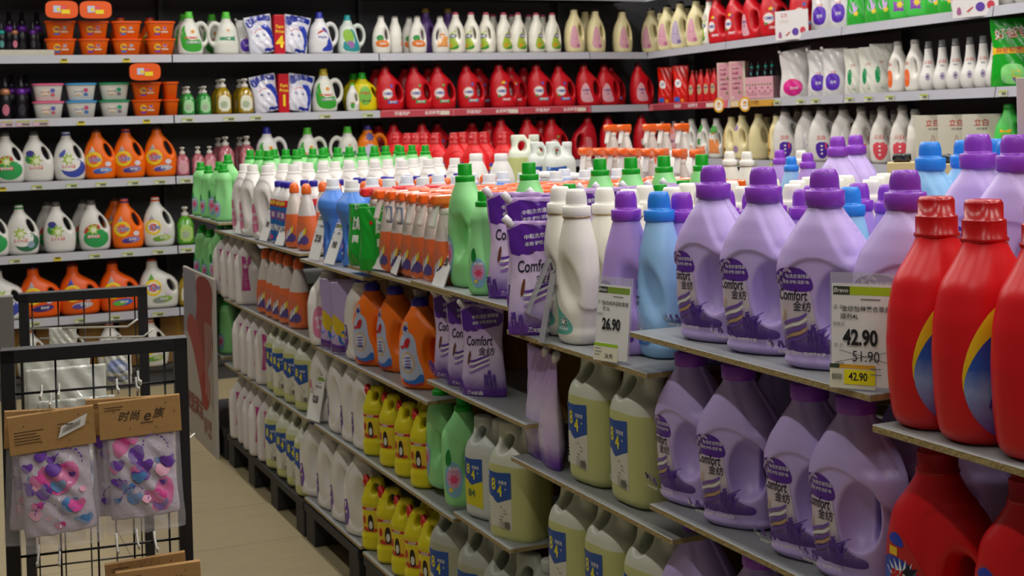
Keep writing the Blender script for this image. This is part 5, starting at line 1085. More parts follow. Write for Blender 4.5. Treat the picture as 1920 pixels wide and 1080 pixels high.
CS(2, 'omo0', .42, 'red jug with white logo', 'red jugs', 1.0, .06); CS(2, 'omo0', .98, 'red jug with white logo', 'red jugs', 1.0, .04); CS(2, 'omo0', .7, 'red jug in back row', 'red jugs', .98, .24)
WS('R', 2, 'beigeb', (1243,), 'slim beige bottle', None, 1.08, .08, .4); WS('R', 2, 'pinkb', (1265, 1281), 'slim pink bottle', 'pink bottles', 1.08, .08, .4)
WS('R', 2, 'sevg', (1298, 1322), 'white bottle with green and orange label', 'white bottles with green labels', .97, .08, .2); WS('R', 2, 'sevo', (1345,), 'white bottle with orange printed label', None, .97, .08, .55)
WS('R', 2, 'creamy', (1373, 1458), 'cream bottle with yellow side label', 'cream bottles', 1.02, .08, .1); WS('R', 2, 'creamv', (1393,), 'cream bottle with violet flowers', None, 1.05, .08, .4); WS('R', 2, 'creamx', (1424,), 'plain cream bottle', None, 1.08, .08, 1.2); WS('R', 2, 'creamx', (1440,), 'plain cream bottle in back row', None, 1.0, .22, .3)
WS('R', 2, 'lbp', (1480, 1548), 'white jug with violet shield label', 'white jugs with violet labels', 1.05, .10, .95); WS('R', 2, 'lbpb', (1521, 1590), 'white jug turned to show printed back', 'white jugs with printed backs', 1.05, .12, .85)
WS('R', 2, 'lbp', (1505, 1570), 'white jug in back row', None, 1.05, .26, .5)
WS('R', 2, 'lbr', (1617, 1656, 1694), 'white bottle with red label', 'white bottles with red labels', 1.08, .09, .9); WS('R', 2, 'lbr', (1640, 1680), 'white bottle with red label in back row', None, 1.0, .2, .5); WS('R', 2, 'lbr', (1718,), 'white bottle turned away', None, 1.0, .09, -1.0)
WS('R', 2, 'boxlb', (1755, 1799, 1846), 'tall cream product box with red logo', 'cream product boxes', 1.0, .09, .75, jit=.01)
WS('R', 2, 'greenw', (1902,), 'green jug with violet label', None, 1.0, .10, .6)
# ---- lower shelves of the back wall
WS('L', 3, 'ari0', (-12,), 'white jug cut by the picture edge', 'white jugs', 1., .09); WS('L', 3, 'ari3', (43,), 'white jug with green cap', 'white jugs', 1., .09); WS('L', 3, 'ari1', (112,), 'white jug with green leaf label', 'white jugs', 1., .09); WS('L', 3, 'ari0', (178,), 'white jug with green round label', 'white jugs', 1., .09); WS('L', 3, 'ari0', (162,), 'white jug in back row', 'white jugs', 1., .23); WS('L', 3, 'ari0', (95,), 'white jug in back row', 'white jugs', 1., .23)
WS('L', 3, 'tide1', (240,), 'orange jug with violet low label', None, 1.03, .09); WS('L', 3, 'tide0', (222,), 'orange jug in back row', None, 1.03, .23); WS('L', 3, 'tidew', (298,), 'white jug with orange cap and yellow ring label', None, 1.03, .09); WS('L', 3, 'pumpl', (347,), 'lime green pump bottle', None, 1.08, .10)
WS('L', 4, 'aribig', (8,), 'big white jug with blue label', None, 1.12, .09); WS('L', 4, 'tideb0', (76,), 'big orange jug with violet cap', None, 1.12, .09); WS('L', 4, 'tideb1', (150,), 'big orange jug with blue top sticker', None, 1.12, .09); WS('L', 4, 'tideb2', (224,), 'big orange jug with green low label', None, 1.12, .09); WS('L', 4, 'tidebw', (298,), 'big white jug with orange cap', None, 1.12, .09); WS('L', 4, 'pumpy', (350,), 'amber pump bottle', None, 1.1, .09)
WS('L', 5, 'tidew', (62, 138, 212, 288), 'white jug with orange cap among cartons', 'white jugs by the cartons', .98, .05)
WS('L', 5, 'box2', (22, 100, 176, 250, 328), 'brown carton', 'brown cartons on the bottom shelf', 1., .24, jit=.05)

# ------------------------------------------------------------------ the stacked island: pallets, boards, goods
def board_mat():
    m = bpy.data.materials.new('board_face'); m.use_nodes = True; nt = m.node_tree; b = nt.nodes['Principled BSDF']
    tc = nt.nodes.new('ShaderNodeTexCoord'); n = nt.nodes.new('ShaderNodeTexNoise'); n.inputs['Scale'].default_value = 5; n.inputs['Detail'].default_value = 6
    nt.links.new(tc.outputs['Object'], n.inputs['Vector']); cr = nt.nodes.new('ShaderNodeValToRGB'); nt.links.new(n.outputs['Fac'], cr.inputs[0])
    cr.color_ramp.elements[0].color = lin('7e8284'); cr.color_ramp.elements[1].color = lin('9ea09e'); nt.links.new(cr.outputs[0], b.inputs['Base Color']); b.inputs['Roughness'].default_value = .35; return m
BF = board_mat(); BE = M('a08c5c', .8, bump=.4, bscale=120)
def board(s0, s1, t0, t1, z, where, th=.0115, tilt=0.):
    """board with pale wooden edge; z is its top"""
    L, W_ = s1-s0, t1-t0
    me = MB().box(-L/2, L/2, -W_/2, W_/2, -th, 0).mesh('board', [BF, BE], False)
    for p in me.polygons:
        if abs(p.normal.z) < .5: p.material_index = 1
    bm = bmesh.new(); bm.from_mesh(me); bmesh.ops.bevel(bm, geom=bm.edges[:], offset=.0012, segments=1, affect='EDGES'); bm.to_mesh(me); bm.free()
    o = obj('display_board', me); o.location = isl((s0+s1)/2, (t0+t1)/2, z); o.rotation_euler[2] = ROT_I+tilt
    o['category'] = 'board'; o['group'] = 'grey boards between layers of goods'; PENDING.append((o, 'grey board with raw wooden edge', where)); return o
def IS(key, ss, z, t0, desc, where, grp, rows=1, dt=.12, rz=0., sc=1., jit=.06, js=.006, r0=0, ds=0.):
    rn = ['in front row', 'second row back', 'third row back', 'fourth row back', 'fifth row back', 'sixth row back', 'seventh row back', 'eighth row back', 'ninth row back', 'tenth row back', 'eleventh row back', 'twelfth row back', 'thirteenth row back', 'fourteenth row back']
    for r in range(rows):
        for s_ in ss:
            P = isl(s_+ds*r+random.uniform(-js, js), t0+dt*r+random.uniform(-js, js), z)
            put(P_[key], P, ROT_I+rz+random.uniform(-jit, jit), desc, ('%s %s' % (rn[r+r0], where)) if (rows > 1 or r0) else where, grp, sc)
def at(x, D, z):
    d = FWD*1.0+RT*((x-960)/FPX); P = CP+d*D; return np.array([P[0], P[1], z])
def atp(key, x, D, z, rz, desc, where, grp=None, sc=1.): put(P_[key], at(x, D, z), rz, desc, where, grp, sc)
PALM = M('2a2a2c', .6)
def pallet(s0, s1, t0, t1, where):
    L = s1-s0; W_ = t1-t0; e = bpy.data.objects.new('pallet', None); COL.objects.link(e); e.location = isl((s0+s1)/2, (t0+t1)/2, 0); e.rotation_euler[2] = ROT_I; e['category'] = 'pallet'; e['group'] = 'dark plastic pallets'
    PENDING.append((e, 'dark plastic pallet standing on the tiled floor', where))
    obj('deck', MB().box(-L/2, L/2, -W_/2, W_/2, .105, .135, 0, .004).mesh('deck', [PALM], False), e)
    n = max(2, int(round(L/.33)))
    for i in range(n):
        x = -L/2+.06+(L-.12)*i/(n-1)
        for y in (-W_/2+.07, 0, W_/2-.07): obj('foot', MB().box(x-.055, x+.055, y-.065, y+.065, 0, .106, 0, .004).mesh('foot', [PALM], False), e)
TW = 1.15
for s0, s1, wh in ((-1.75, -1.09, 'under the red jugs'), (-1.07, -.36, 'under the lilac jugs'), (-.34, .28, 'under the five litre jugs'), (.30, .66, 'under the grey jugs'), (.68, 1.47, 'under the yellow bottles'), (1.53, 2.17, 'under the violet-labelled white jugs'), (2.19, 3.46, 'under the pink strip jugs'), (3.50, 4.25, 'at the far end under green bottles')): pallet(s0, s1, .0, TW, wh)
# --- red jugs, near end
board(-1.80, -1.087, -.02, TW, 1.043, 'under the upper red jugs'); board(-1.80, -1.087, 0, TW, .695, 'under the lower red jugs'); board(-1.80, -1.087, 0, TW, .347, 'low under red jugs at near end')
for i, (x, t) in enumerate(((1764, .075), (1853, .07), (1968, .07))):
    s_ = isx(x, t, 1.35); put(P_['redbig0'], isl(s_, t, 1.043), .40+.04*i, 'large glossy red jug with blue oval label', 'on the highest red board', 'large red jugs', 1.)
IS('redbig0', (-1.36, -1.50, -1.64), 1.043, .27, 'large red jug with blue label', 'on the highest red board', 'large red jugs', rz=1.3)
for i, (x, t) in enumerate(((1768, .08), (1945, .08))):
    s_ = isx(x, t, .98); put(P_['redbig1'], isl(s_, t, .695), ROT_I+.42, 'large red jug with slanting blue label, handle outward', 'on the lower red board', 'large red jugs', 1.)
IS('redbig1', (-1.20, -1.42, -1.62), .695, .28, 'dark red jug in shadow', 'behind the lower red jugs', 'large red jugs', rz=.5)
IS('redbig1', (-1.24, -1.46, -1.66), .347, .10, 'red jug near the floor', 'below the lower red board', 'large red jugs', rz=.4)
# --- lilac four litre jugs
board(-1.065, -.334, -.005, .62, 1.081, 'under the top row of lilac jugs'); board(-1.07, -.385, 0, TW, .753, 'under the middle row of lilac jugs'); board(-1.07, -.36, 0, TW, .425, 'under the lowest row of lilac jugs')
for x, rz, t in ((1337, -.83, .085), (1431, -.66, .085), (1546, -.54, .085), (1697, -.30, .125)):
    s_ = isx(x, t, 1.38); put(P_['soft4'], isl(s_, t, 1.081), rz, 'lilac softener jug with violet cap', 'on the top near board', 'lilac four litre jugs')
for x, rz in ((1295, -.93), (1385, -.60), (1517, -.74), (1604, -.86)):
    s_ = isx(x, .085, 1.05); put(P_['soft4'], isl(s_, .085, .753), rz, 'lilac softener jug with violet cap', 'on the middle near board', 'lilac four litre jugs')
for x, rz in ((1311, -.8), (1425, -.7), (1545, -.7), (1640, -.8)):
    s_ = isx(x, .085, .70); put(P_['soft4'], isl(s_, .085, .425), rz, 'lilac softener jug with violet cap', 'on the lowest near board', 'lilac four litre jugs')
IS('soft4', (-.49, -.68, -.87, -1.02), .753, .24, 'lilac jug in shadow', 'behind the middle lilac row', 'lilac four litre jugs', jit=.2); IS('soft4', (-.50, -.70, -.90), .425, .26, 'lilac jug in shadow', 'behind the lowest lilac row', 'lilac four litre jugs', jit=.2)
IS('soft4', (-1.20, -1.36, -1.52), .695, .50, 'lilac jug in shadow', 'behind the dark red jugs', 'lilac four litre jugs', jit=.2, rz=.4)
board(-1.75, -.43, .37, 1.16, 1.128, 'raised at the back of the near end')
p = Proto('stack_base', 'carton'); p.part('box', MB().box(-.62, .62, -.25, .25, 0, 1.1150, 0, .003).mesh('box', [M(CB, .75, bump=.15, bscale=30)], False)); put(p, isl(-1.08, .87, 0), ROT_I, 'tall carton block under the raised near board', 'deep inside the near end', 'carton blocks of the back half')
def bt(key, x, t, z, rz, desc, where, grp=None, sc=1.): put(P_[key], isl(isx(x, t, z+.2), t, z), rz, desc, where, grp, sc)
for x, D in ((1833, 2.45), (1903, 2.30)): atp('soft4', x, D, 1.128, -.5, 'lilac softener jug with violet cap', 'on the raised back board', 'lilac four litre jugs', 1.)
for x, D in ((1743, 2.80), (1808, 2.88), (1863, 2.92), (1889, 2.70)): atp('soft4b', x, D, 1.128, -.6, 'pale blue softener jug with blue cap', 'on the raised back board', 'pale blue four litre jugs', .94)
for x, t in ((1572, 1.32), (1606, 1.48)): bt('soft4', x, t, 1.10, -.9, 'lilac softener jug with violet cap', 'far back behind the top row', 'lilac four litre jugs')
# --- white, lilac and blue three litre bottles
board(-.389, .281, 0, TW, 1.006, 'under the white and blue bottles'); board(-.468, .279, 0, TW, .705, 'under the upper five litre jugs'); board(-.468, .279, 0, TW, .40, 'under the lower five litre jugs')
g3 = 'three litre softener bottles'
for key, x, t, rz, d in (('soft3w', 1081, .060, .05, 'creamy white bottle with green leaf-shaped label'), ('soft3w', 1051, .085, -.05, 'creamy white bottle half hidden by its neighbour'), ('soft3p', 1174, .085, .9, 'lilac softener bottle with violet cap'), ('soft3b', 1236, .125, .05, 'sky blue softener bottle with blue cap')):
    s_ = isx(x, t, 1.3); put(P_[key], isl(s_, t, 1.006), ROT_I+rz, d, 'in the front row beside the price sign', g3, 1.045)
g3r = lambda key, ss, t, rows, d, w_: IS(key, ss, 1.006, t, d, w_, g3, rows, .115, 0, 1.03, .15, .008)
for r in range(8):
    t = .175+.115*r; rn = ['second', 'third', 'fourth', 'fifth', 'sixth', 'seventh', 'eighth', 'ninth'][r]
    IS('soft3w', (.10, -.02, -.14) if r else (.10, -.02), 1.006, t, 'white softener bottle, only cap showing', '%s row back' % rn, g3, sc=1.03, jit=.1)
    IS('soft3p' if r in (0, 1, 4, 5) else 'soft3w' if r > 5 else 'soft3p', (-.24,), 1.006, t, 'softener bottle behind the blue one, cap showing', '%s row back' % rn, g3, sc=1.03, jit=.1)
    IS('soft3b' if r in (3, 6) else 'soft3p', (-.345,), 1.006, t, 'softener bottle at the near board end', '%s row back' % rn, g3, sc=1.03, jit=.1)
for s_, rz in ((-.035, .03), (-.225, -.06)): put(P_['j84'], isl(s_, .085, .705), ROT_I+.12+rz, 'see-through five litre jug of greenish liquid', 'on the upper jug board', 'five litre disinfectant jugs', 1.0)
for s_, rz in ((.075, 0), (-.105, -.05), (-.285, .05)): put(P_['j84'], isl(s_, .08, .40), ROT_I+.15+rz, 'see-through five litre jug of greenish liquid', 'on the lower jug board', 'five litre disinfectant jugs', 1.0)
for s_ in (.01, -.165, -.34): put(P_['j84'], isl(s_, .08, .136), ROT_I+.35, 'see-through five litre jug', 'on the pallet below the lower jug board', 'five litre disinfectant jugs', .90)
for x, t, rz in ((1010, .06, 0), (1033, .05, -.1)): put(P_['pouch'], isl(isx(x, t, .8), t, .705), rz+PI-1.25, 'violet pouch turned backwards beside the jugs', 'on the upper jug board', 'violet lavender pouches', 1.1)
# cartons filling the inside of the island
for s_, t, z, k in ((-.12, .34, .705, 'box1'), (.12, .42, .40, 'box3'), (-.25, .40, .40, 'box3'), (1.30, .42, .455, 'box1'), (1.02, .42, .455, 'box1'), (.78, .42, .455, 'box2'), (1.25, .42, .147, 'box1'), (.97, .42, .147, 'box1'),
                    (1.0, .46, .735, 'box1'), (1.35, .46, .735, 'box1'), (1.65, .36, .735, 'box1'), (1.92, .36, .735, 'box1'), (.62, .42, .797, 'box2'), (.38, .42, .797, 'box2'), (1.65, .34, .455, 'box1'), (1.93, .34, .455, 'box1'), (2.24, .36, .745, 'box1'), (2.55, .36, .745, 'box1')):
    IS(k, (s_,), z, t, 'brown carton filling the island', '%s layer' % ('low' if z < .3 else 'middle' if z < .6 else 'upper'), 'brown cartons inside the island', jit=.03, sc=.97)
put(P_['boxp'], isl(.245, .13, .797), ROT_I+.04, 'brown carton printed with dark writing', 'between violet pouches and five litre jugs', None, .52, sz=.75)
# --- green bottles and violet pouches
board(.209, .949, 0, TW, 1.062, 'under the green bottles and violet pouches'); board(.189, .841, 0, TW, .797, 'under the middle violet pouches'); board(.300, .668, 0, TW, .476, 'under the white and grey jugs')
gg = 'green softener bottles'
s_ = isx(872, .075, 1.35); put(P_['green'], isl(s_, .075, 1.062), ROT_I+.05, 'tall pale green bottle with green cap', 'in the front row beside an orange spray', gg, 1.09)
s_ = isx(909, .050, 1.30); put(P_['greens'], isl(s_, .050, 1.062), ROT_I+1.2, 'small pale green bottle with green cap', 'in front of the tall green bottles', gg, 1.05)
for x, t in ((992, .25), (1125, .50), (1183, .60), (1245, .72), (1316, .84)): put(P_['green'], isl(isx(x, t, 1.35), t, 1.062), ROT_I+.05, 'tall pale green bottle', 'in the row behind violet pouches', gg, 1.08)
for x, t in ((1068, .36), (1192, .62), (1238, .50), (1281, .66)): put(P_['greens'], isl(isx(x, t, 1.30), t, 1.062), ROT_I+.3, 'small pale green bottle, cap showing', 'in back rows behind violet pouches', gg, 1.05)
gp = 'violet lavender pouches'
for x, t, z, rz in ((965, .08, 1.062, .9), (1003, .06, 1.062, 1.05)): put(P_['pouch'], isl(isx(x, t, z+.15), t, z), ROT_I+rz, 'violet and lilac pouch with white spout', 'standing by the creamy white bottles', gp, 1.12 if x < 980 else 1.1)
put(P_['pouch'], isl(isx(1008, .035, 1.15), .035, 1.006), ROT_I+1.1, 'violet pouch on the white bottle board', 'beside the clear sign holder', gp, 1.12)
for i, (x, t) in enumerate(((1045, .22), (1090, .33), (1135, .42), (1165, .47), (1215, .55), (1262, .62), (1290, .70))): put(P_['pouch'], isl(isx(x, t, 1.2), t, 1.062), ROT_I+1.0, 'violet pouch, back and seam showing', 'in the row behind white bottles', gp, 1.08)
for i, (x, t, rz) in enumerate(((850, .075, .75), (877, .065, .8), (906, .05, .8))): put(P_['pouch'], isl(isx(x, t, .9), t, .797), ROT_I+rz-.1, 'violet and lilac pouch standing under the shelf board', 'beside the orange jugs', gp, 1.0)
for i, (x, t) in enumerate(((905, .12),)): put(P_['pouch'], isl(isx(x, t+.08, .9), t+.08, .797), ROT_I+.8, 'violet pouch in shadow', 'behind the pouches under the board', gp, 1.0)
s_ = isx(826, .07, .75); put(P_['green'], isl(s_, .07, .476), ROT_I+.05, 'tall pale green bottle', 'on the lower board beside yellow bottles', gg, 1.0)
s_ = isx(868, .055, .75); put(P_['green'], isl(s_, .055, .476), ROT_I+1.15, 'pale green bottle seen from its narrow side', 'on the lower board', gg, .98)
put(P_['j84w'], isl(isx(920, .075, .7), .075, .476), ROT_I+.35, 'opaque white jug with yellow and blue label', 'beside the pale green bottles', 'five litre disinfectant jugs', .90)
put(P_['j84'], isl(isx(975, .075, .65)+.0, .075, .465), ROT_I+.40, 'see-through five litre jug', 'beside the opaque white jug', 'five litre disinfectant jugs', 1.0)
for x in (860, 915, 965, 1010): put(P_['j84g'], isl(isx(x, .08, .4), .08, .136), ROT_I+.35, 'greyish five litre jug', 'on the pallet by the yellow bottles', 'five litre disinfectant jugs', 1.08)
# --- spray bottles, green pouches, blue softener
board(.640, 1.545, 0, TW, 1.055, 'under the orange spray bottles'); board(1.39, 2.128, 0, TW, 1.028, 'under the blue softener bottles')
gs = 'orange trigger spray bottles'
cols = (.80, .89, .98, 1.07, 1.16, 1.25)
for r in range(10):
    t = .05+.105*r; rn = ['in front row', 'second row back', 'third row back', 'fourth row back', 'fifth row back', 'sixth row back', 'seventh row back', 'eighth row back', 'ninth row back', 'tenth row back'][r]
    for j, s_ in enumerate(cols): IS('sprayt' if (r == 0 and j in (3, 4)) else 'spray', (s_,), 1.055, t, 'orange spray bottle with trigger head', rn, gs, jit=.12, rz=.1)
IS('sprayr', (1.335, 1.42), 1.055, .06, 'orange spray bottle with red trigger head', 'beside the green pouches', 'red headed spray bottles', rows=3, dt=.11)
for x, t, rz in ((668, .02, .1), (690, .055, .7), (704, .02, 1.0)): put(P_['pouchgrn'], isl(isx(x, t, 1.15), t, 1.028 if isx(x, t, 1.15) > 1.56 else 1.055), ROT_I+rz, 'glossy green refill pouch', 'beside the blue softener bottles', 'green refill pouches', .98)
gbs = 'blue softener bottles'
for r in range(9):
    t = .075+.125*r; rn = ['in front row', 'second row back', 'third row back', 'fourth row back', 'fifth row back', 'sixth row back', 'seventh row back', 'eighth row back', 'ninth row back'][r]
    IS('bluesoft', (1.70, 1.88) if r else (isx(656, .07, 1.3), isx(624, .07, 1.3)), 1.028, t, 'cornflower blue bottle with white cap', rn, gbs, jit=.1)
IS('pouchyel', (1.72, 1.84), .735, .05, 'lilac pouch with yellow wave and blue spot', 'under the blue bottles', 'lilac and yellow pouches', rz=.8, sc=1.1)
put(P_['white'], isl(1.965, .06, .735), ROT_I+1.3, 'white jug seen from its narrow side', 'beside the lilac and yellow pouches', None, .98)
IS('whitepurp', (1.60,), .735, .06, 'white jug with violet label', 'beside the orange jugs', 'white jugs with violet labels', rz=.3)
board(.845, 2.0, 0, TW, .735, 'under the orange jugs'); board(.67, 2.0, 0, TW, .455, 'under the upper yellow bottles'); board(.67, 1.475, 0, TW, .147, 'under the lower yellow bottles')
for x, t, rz in ((706, .075, -.45), (748, .10, -.75), (797, .075, -.40)): put(P_['orange'], isl(isx(x, t, .95), t, .735), rz, 'orange jug with clear dosing cup', 'under the spray bottle board', 'orange jugs with blue collars', 1.0)
IS('orange', (1.10, 1.32), .735, .24, 'orange jug in shadow', 'behind the front orange jugs', 'orange jugs with blue collars', jit=.2)
gy = 'yellow cleaner bottles'
for x in (705, 736, 765, 796): put(P_['yellow'], isl(isx(x, .05, .56), .05, .455), -.45+random.uniform(-.35, .25), 'yellow cleaner bottle with red cap', 'on the upper yellow board', gy, 1.03)
for x in (704, 733, 760, 786, 812): put(P_['yellow'], isl(isx(x, .05, .25), .05, .147), -.45+random.uniform(-.35, .25), 'yellow cleaner bottle with red cap', 'on the lowest yellow board', gy, 1.08)
IS('yellow', (.90, 1.0, 1.1, 1.2, 1.3), .455, .16, 'yellow cleaner bottle in second row', 'on the upper yellow board', gy); IS('yellow', (.9, 1.0, 1.1, 1.2, 1.3), .147, .16, 'yellow cleaner bottle in second row', 'on the lowest yellow board', gy)
gw = 'white jugs with violet labels'
for x, z, h in ((611, .455, .6), (643, .455, .6), (671, .455, .6), (692, .455, .6)): put(P_['white' if x in (611,) else 'whitepurp'], isl(isx(x, .06, h), .06, z), ROT_I+.15+random.uniform(-.2, .2), 'white jug with rounded shoulder', 'on the board left of yellow bottles', gw, 1.0)
for x in (597, 625, 653, 684): put(P_['whitepurp'], isl(isx(x, .06, .3), .06, .157), ROT_I+.25+random.uniform(-.2, .2), 'white jug with dark violet cap', 'on the low pallet beside the aisle', gw, 1.02)
board(1.50, 2.16, 0, TW, .157, 'under the low white jugs')
# --- far section: white jugs, blue capped cleaners, dome capped bottles
board(2.139, 3.594, 0, TW, 1.045, 'under the far white jugs'); board(2.03, 3.44, 0, TW, .745, 'under the pink strip jugs'); board(2.10, 3.46, 0, TW, .452, 'under the lower see-through jugs')
gwj = 'white jugs with white caps'
for r in range(8):
    t = .065+.12*r; rn = ['in front row', 'second row back', 'third row back', 'fourth row back', 'fifth row back', 'sixth row back', 'seventh row back', 'eighth row back', 'ninth row back'][r]
    IS('white', (2.86, 3.06, 3.26) if r else (2.84, 3.06, 3.26), 1.045, t, 'white jug with plain white cap', rn, gwj, rz=.25, sc=1.03, jit=.1)
    IS('bluecap', (2.62, 2.52) if r else (2.64, 2.56, 2.49), 1.045, t*.9, 'blue sleeved bottle with dark blue cap', rn, 'blue sleeved cleaner bottles', rz=.4, jit=.1, sc=1.05)
    IS('domecap', (2.38, 2.22) if r else (2.38, 2.23), 1.045, t*.92, 'clear bottle with orange domed cap', rn, 'orange domed bottles', rz=.3, jit=.1, sc=1.04)
for x in (428, 442, 456, 470): put(P_['pinkstrip'], isl(isx(x, .06, .9), .06, .745), ROT_I+1.0, 'flat white jug with pink strip', 'on the upper far board', 'white jugs with pink strips', 1.05)
IS('pinkstrip', (3.22, 3.09, 2.96, 2.84), .452, .06, 'flat white jug with pink strip', 'on the middle far board', 'white jugs with pink strips', rz=1.0, sc=1.05)
IS('pinkstrip', (3.32, 3.20, 3.08, 2.96, 2.84), .136, .06, 'flat white jug with pink strip', 'on the lowest far layer', 'white jugs with pink strips', rz=1.0, sc=1.05)
for x in (500, 516, 528, 542, 561): put(P_['domecap'], isl(isx(x, .05, .88), .05, .745), ROT_I+.4, 'clear bottle with orange domed cap', 'under the far white jug board', 'orange domed bottles', 1.12)
IS('j84', (2.68, 2.54, 2.40, 2.24), .452, .075, 'see-through five litre jug', 'on the middle far board', 'five litre disinfectant jugs', rz=.5)
IS('j84', (2.70, 2.54, 2.39, 2.24), .136, .075, 'see-through five litre jug', 'on the lowest far layer', 'five litre disinfectant jugs', rz=.5, sc=1.04)
# --- far end: green bottles in layers
board(3.50, 4.23, 0, TW, 1.079, 'under the far green bottles'); board(3.52, 4.2, 0, TW, .770, 'in the middle of the far green stack'); board(3.5, 4.2, 0, TW, .470, 'low in the far green stack')
for z, w_ in ((1.079, 'on the top far end board'), (.770, 'on the middle far end board'), (.470, 'on the low far end board')):
    put(P_['green'], isl(3.82, .12, z), ROT_I+1.1, 'tall pale green bottle', w_, gg, 1.0); put(P_['greens'], isl(3.60, .05, z), ROT_I+.9, 'small pale green bottle', w_, gg, 1.05); put(P_['greens'], isl(4.12, .05, z), ROT_I+.9, 'small pale green bottle', w_, gg, 1.05)
    put(P_['green'], isl(3.72, .055, z), ROT_I+1.0, 'pale green bottle', w_+' nearer the aisle', gg, .9 if z > 1 else .97)
    put(P_['greens'], isl(3.93, .05, z), ROT_I+.8, 'small pale green bottle', w_, gg, 1.0)
for r in range(7): IS('green', (3.66, 3.85, 4.05), 1.079, .28+.13*r, 'tall pale green bottle, cap showing', ['second', 'third', 'fourth', 'fifth', 'sixth', 'seventh', 'eighth'][r]+' row back at far end', gg, rz=.6, sc=1.05, jit=.15)
# --- goods on the far half of the island top
def deck(s0, s1, t0, t1, z, where):   # carton-built plinth for the back half
    board(s0, s1, t0, t1, z, where)
deck(2.0, 4.1, 1.22, 2.25, 1.12, 'on the back half under red jugs'); deck(.3, 1.98, 1.22, 2.3, 1.12, 'on the back half under clear sprays'); deck(-.9, .28, 1.22, 2.3, 1.10, 'on the back half under small bottles')
for s0, s1, z in ((2.02, 2.7, 1.12), (2.75, 3.4, 1.12), (3.43, 4.08, 1.12), (.32, 1.1, 1.12), (1.15, 1.95, 1.12), (-.88, -.3, 1.10), (-.28, .26, 1.10)):
    L = s1-s0; p = Proto('stack_base', 'carton'); p.part('box', MB().box(-L/2, L/2, -.5, .5, 0, z-.0125, 0, .003).mesh('box', [M(CB, .75, bump=.15, bscale=30)], False)); put(p, isl((s0+s1)/2, 1.74, 0), ROT_I, 'tall carton block holding up the back half', 'behind the front stacks', 'carton blocks of the back half')
zb = 1.120
for x in (747, 768, 784, 800, 821): bt('redbig1', x, 1.34, zb, ROT_I+.6, 'red capped jug far back', 'left of the pale red jugs', 'far red jugs')
for x, t in ((856, 1.32), (872, 1.46), (893, 1.32), (912, 1.46), (948, 1.36)): bt('redbig1', x, t, zb, ROT_I+.6, 'red jug with red cap', 'on the back half beside the clear jug', 'far red jugs')
for x, t in ((893, 1.05), (940, 1.10)): put(P_['bleach'], isl(isx(x, t, 1.3), t, 1.045 if isx(x, t, 1.3) > 2.14 else 1.028), -.8, 'small white bottle with white cap', 'before the far red jugs', 'small white bottles', 1.4)
q = Proto('disinfectant_jug', 'jug'); q.parts = P_['j84'].parts[:2]; P_['j84n'] = q
bt('j84n', 985, 1.38, 1.12, .15, 'see-through jug of pale yellow liquid', 'standing highest at the back of the island', None, 1.10)
for x in (1018, 1048): bt('j84w', x, 1.42, 1.12, .2, 'white jug beside the highest clear jug', 'at the back of the island', 'white jugs at the back', .98)
for x in (1024, 1054, 1084): bt('drum', x, 1.30, 1.12, 0, 'white round tub with screw lid', 'at the back of the island', 'white round tubs', 1.15)
p = Proto('carton', 'carton'); p.part('box', MB().box(-.42, .42, -.11, .11, 0, .10, 0, .002).mesh('box', [M('c9c6c0', .6)], False)); put(p, isl(isx(1212, 1.8, 1.2), 1.8, 1.12), ROT_I, 'long low white carton', 'under the high back sprays')
for x in (1148, 1173, 1221, 1247, 1281): bt('spray', x, 1.8, 1.221, -.8, 'orange trigger spray high at the back', 'of the island top', 'high back sprays')
for x in (1100, 1127, 1150, 1172, 1192, 1218, 1243, 1277, 1310): bt('spray', x, 1.36, 1.12, -.5, 'orange trigger spray', 'in the back half of the island', 'back half sprays', 1.04)
for x in (1163, 1191, 1212, 1257, 1290): bt('bleach', x, 1.55, 1.12, 0, 'small white-capped bottle among sprays', 'in the back half', 'small white bottles', 1.08)
for x, t in ((1369, 1.35), (1401, 1.35), (1503, 1.5)): bt('soft3w', x, t, 1.10, -.4, 'white capped bottle far back', 'between the lilac jug caps', 'far three litre bottles', .84)
for x, t in ((1463, 1.5), (1515, 1.33)): bt('soft3p', x, t, 1.10, -.4, 'violet capped bottle far back', 'between the lilac jug caps', 'far three litre bottles', .84)
bt('soft3b', 1484, 1.33, 1.10, -.4, 'blue capped bottle far back', 'between the lilac jug caps', None, .80)
# black wrapped packs on a carton
carton('boxpale', .085, .10, .245, 'cdb98c')
blk = Proto('wrapped_pack', 'pack'); blk.part('pack', sdf_mesh('pack', lambda P: rbox((0, 0, .035), (.07, .05, .032), .02)(P[..., 0], P[..., 1], P[..., 2])+.004*np.sin(P[..., 0]*90+P[..., 2]*70)*np.sin(P[..., 1]*80+1), (-.08, -.06, 0), (.08, .06, .07), .005, [M('15171a', .12, coat=.6)]))
for x in (1692, 1780): P = isl(isx(x, 1.45, 1.3), 1.45, 1.10); put(P_['boxpale'], P, -.3, 'small pale carton under a black pack', 'behind the lilac jugs', 'pale cartons', 1.0); put(blk, tuple(P[:2])+(1.10+.245,), -.3, 'black glossy wrapped pack', 'on a carton behind the lilac jugs', 'black wrapped packs', .38)
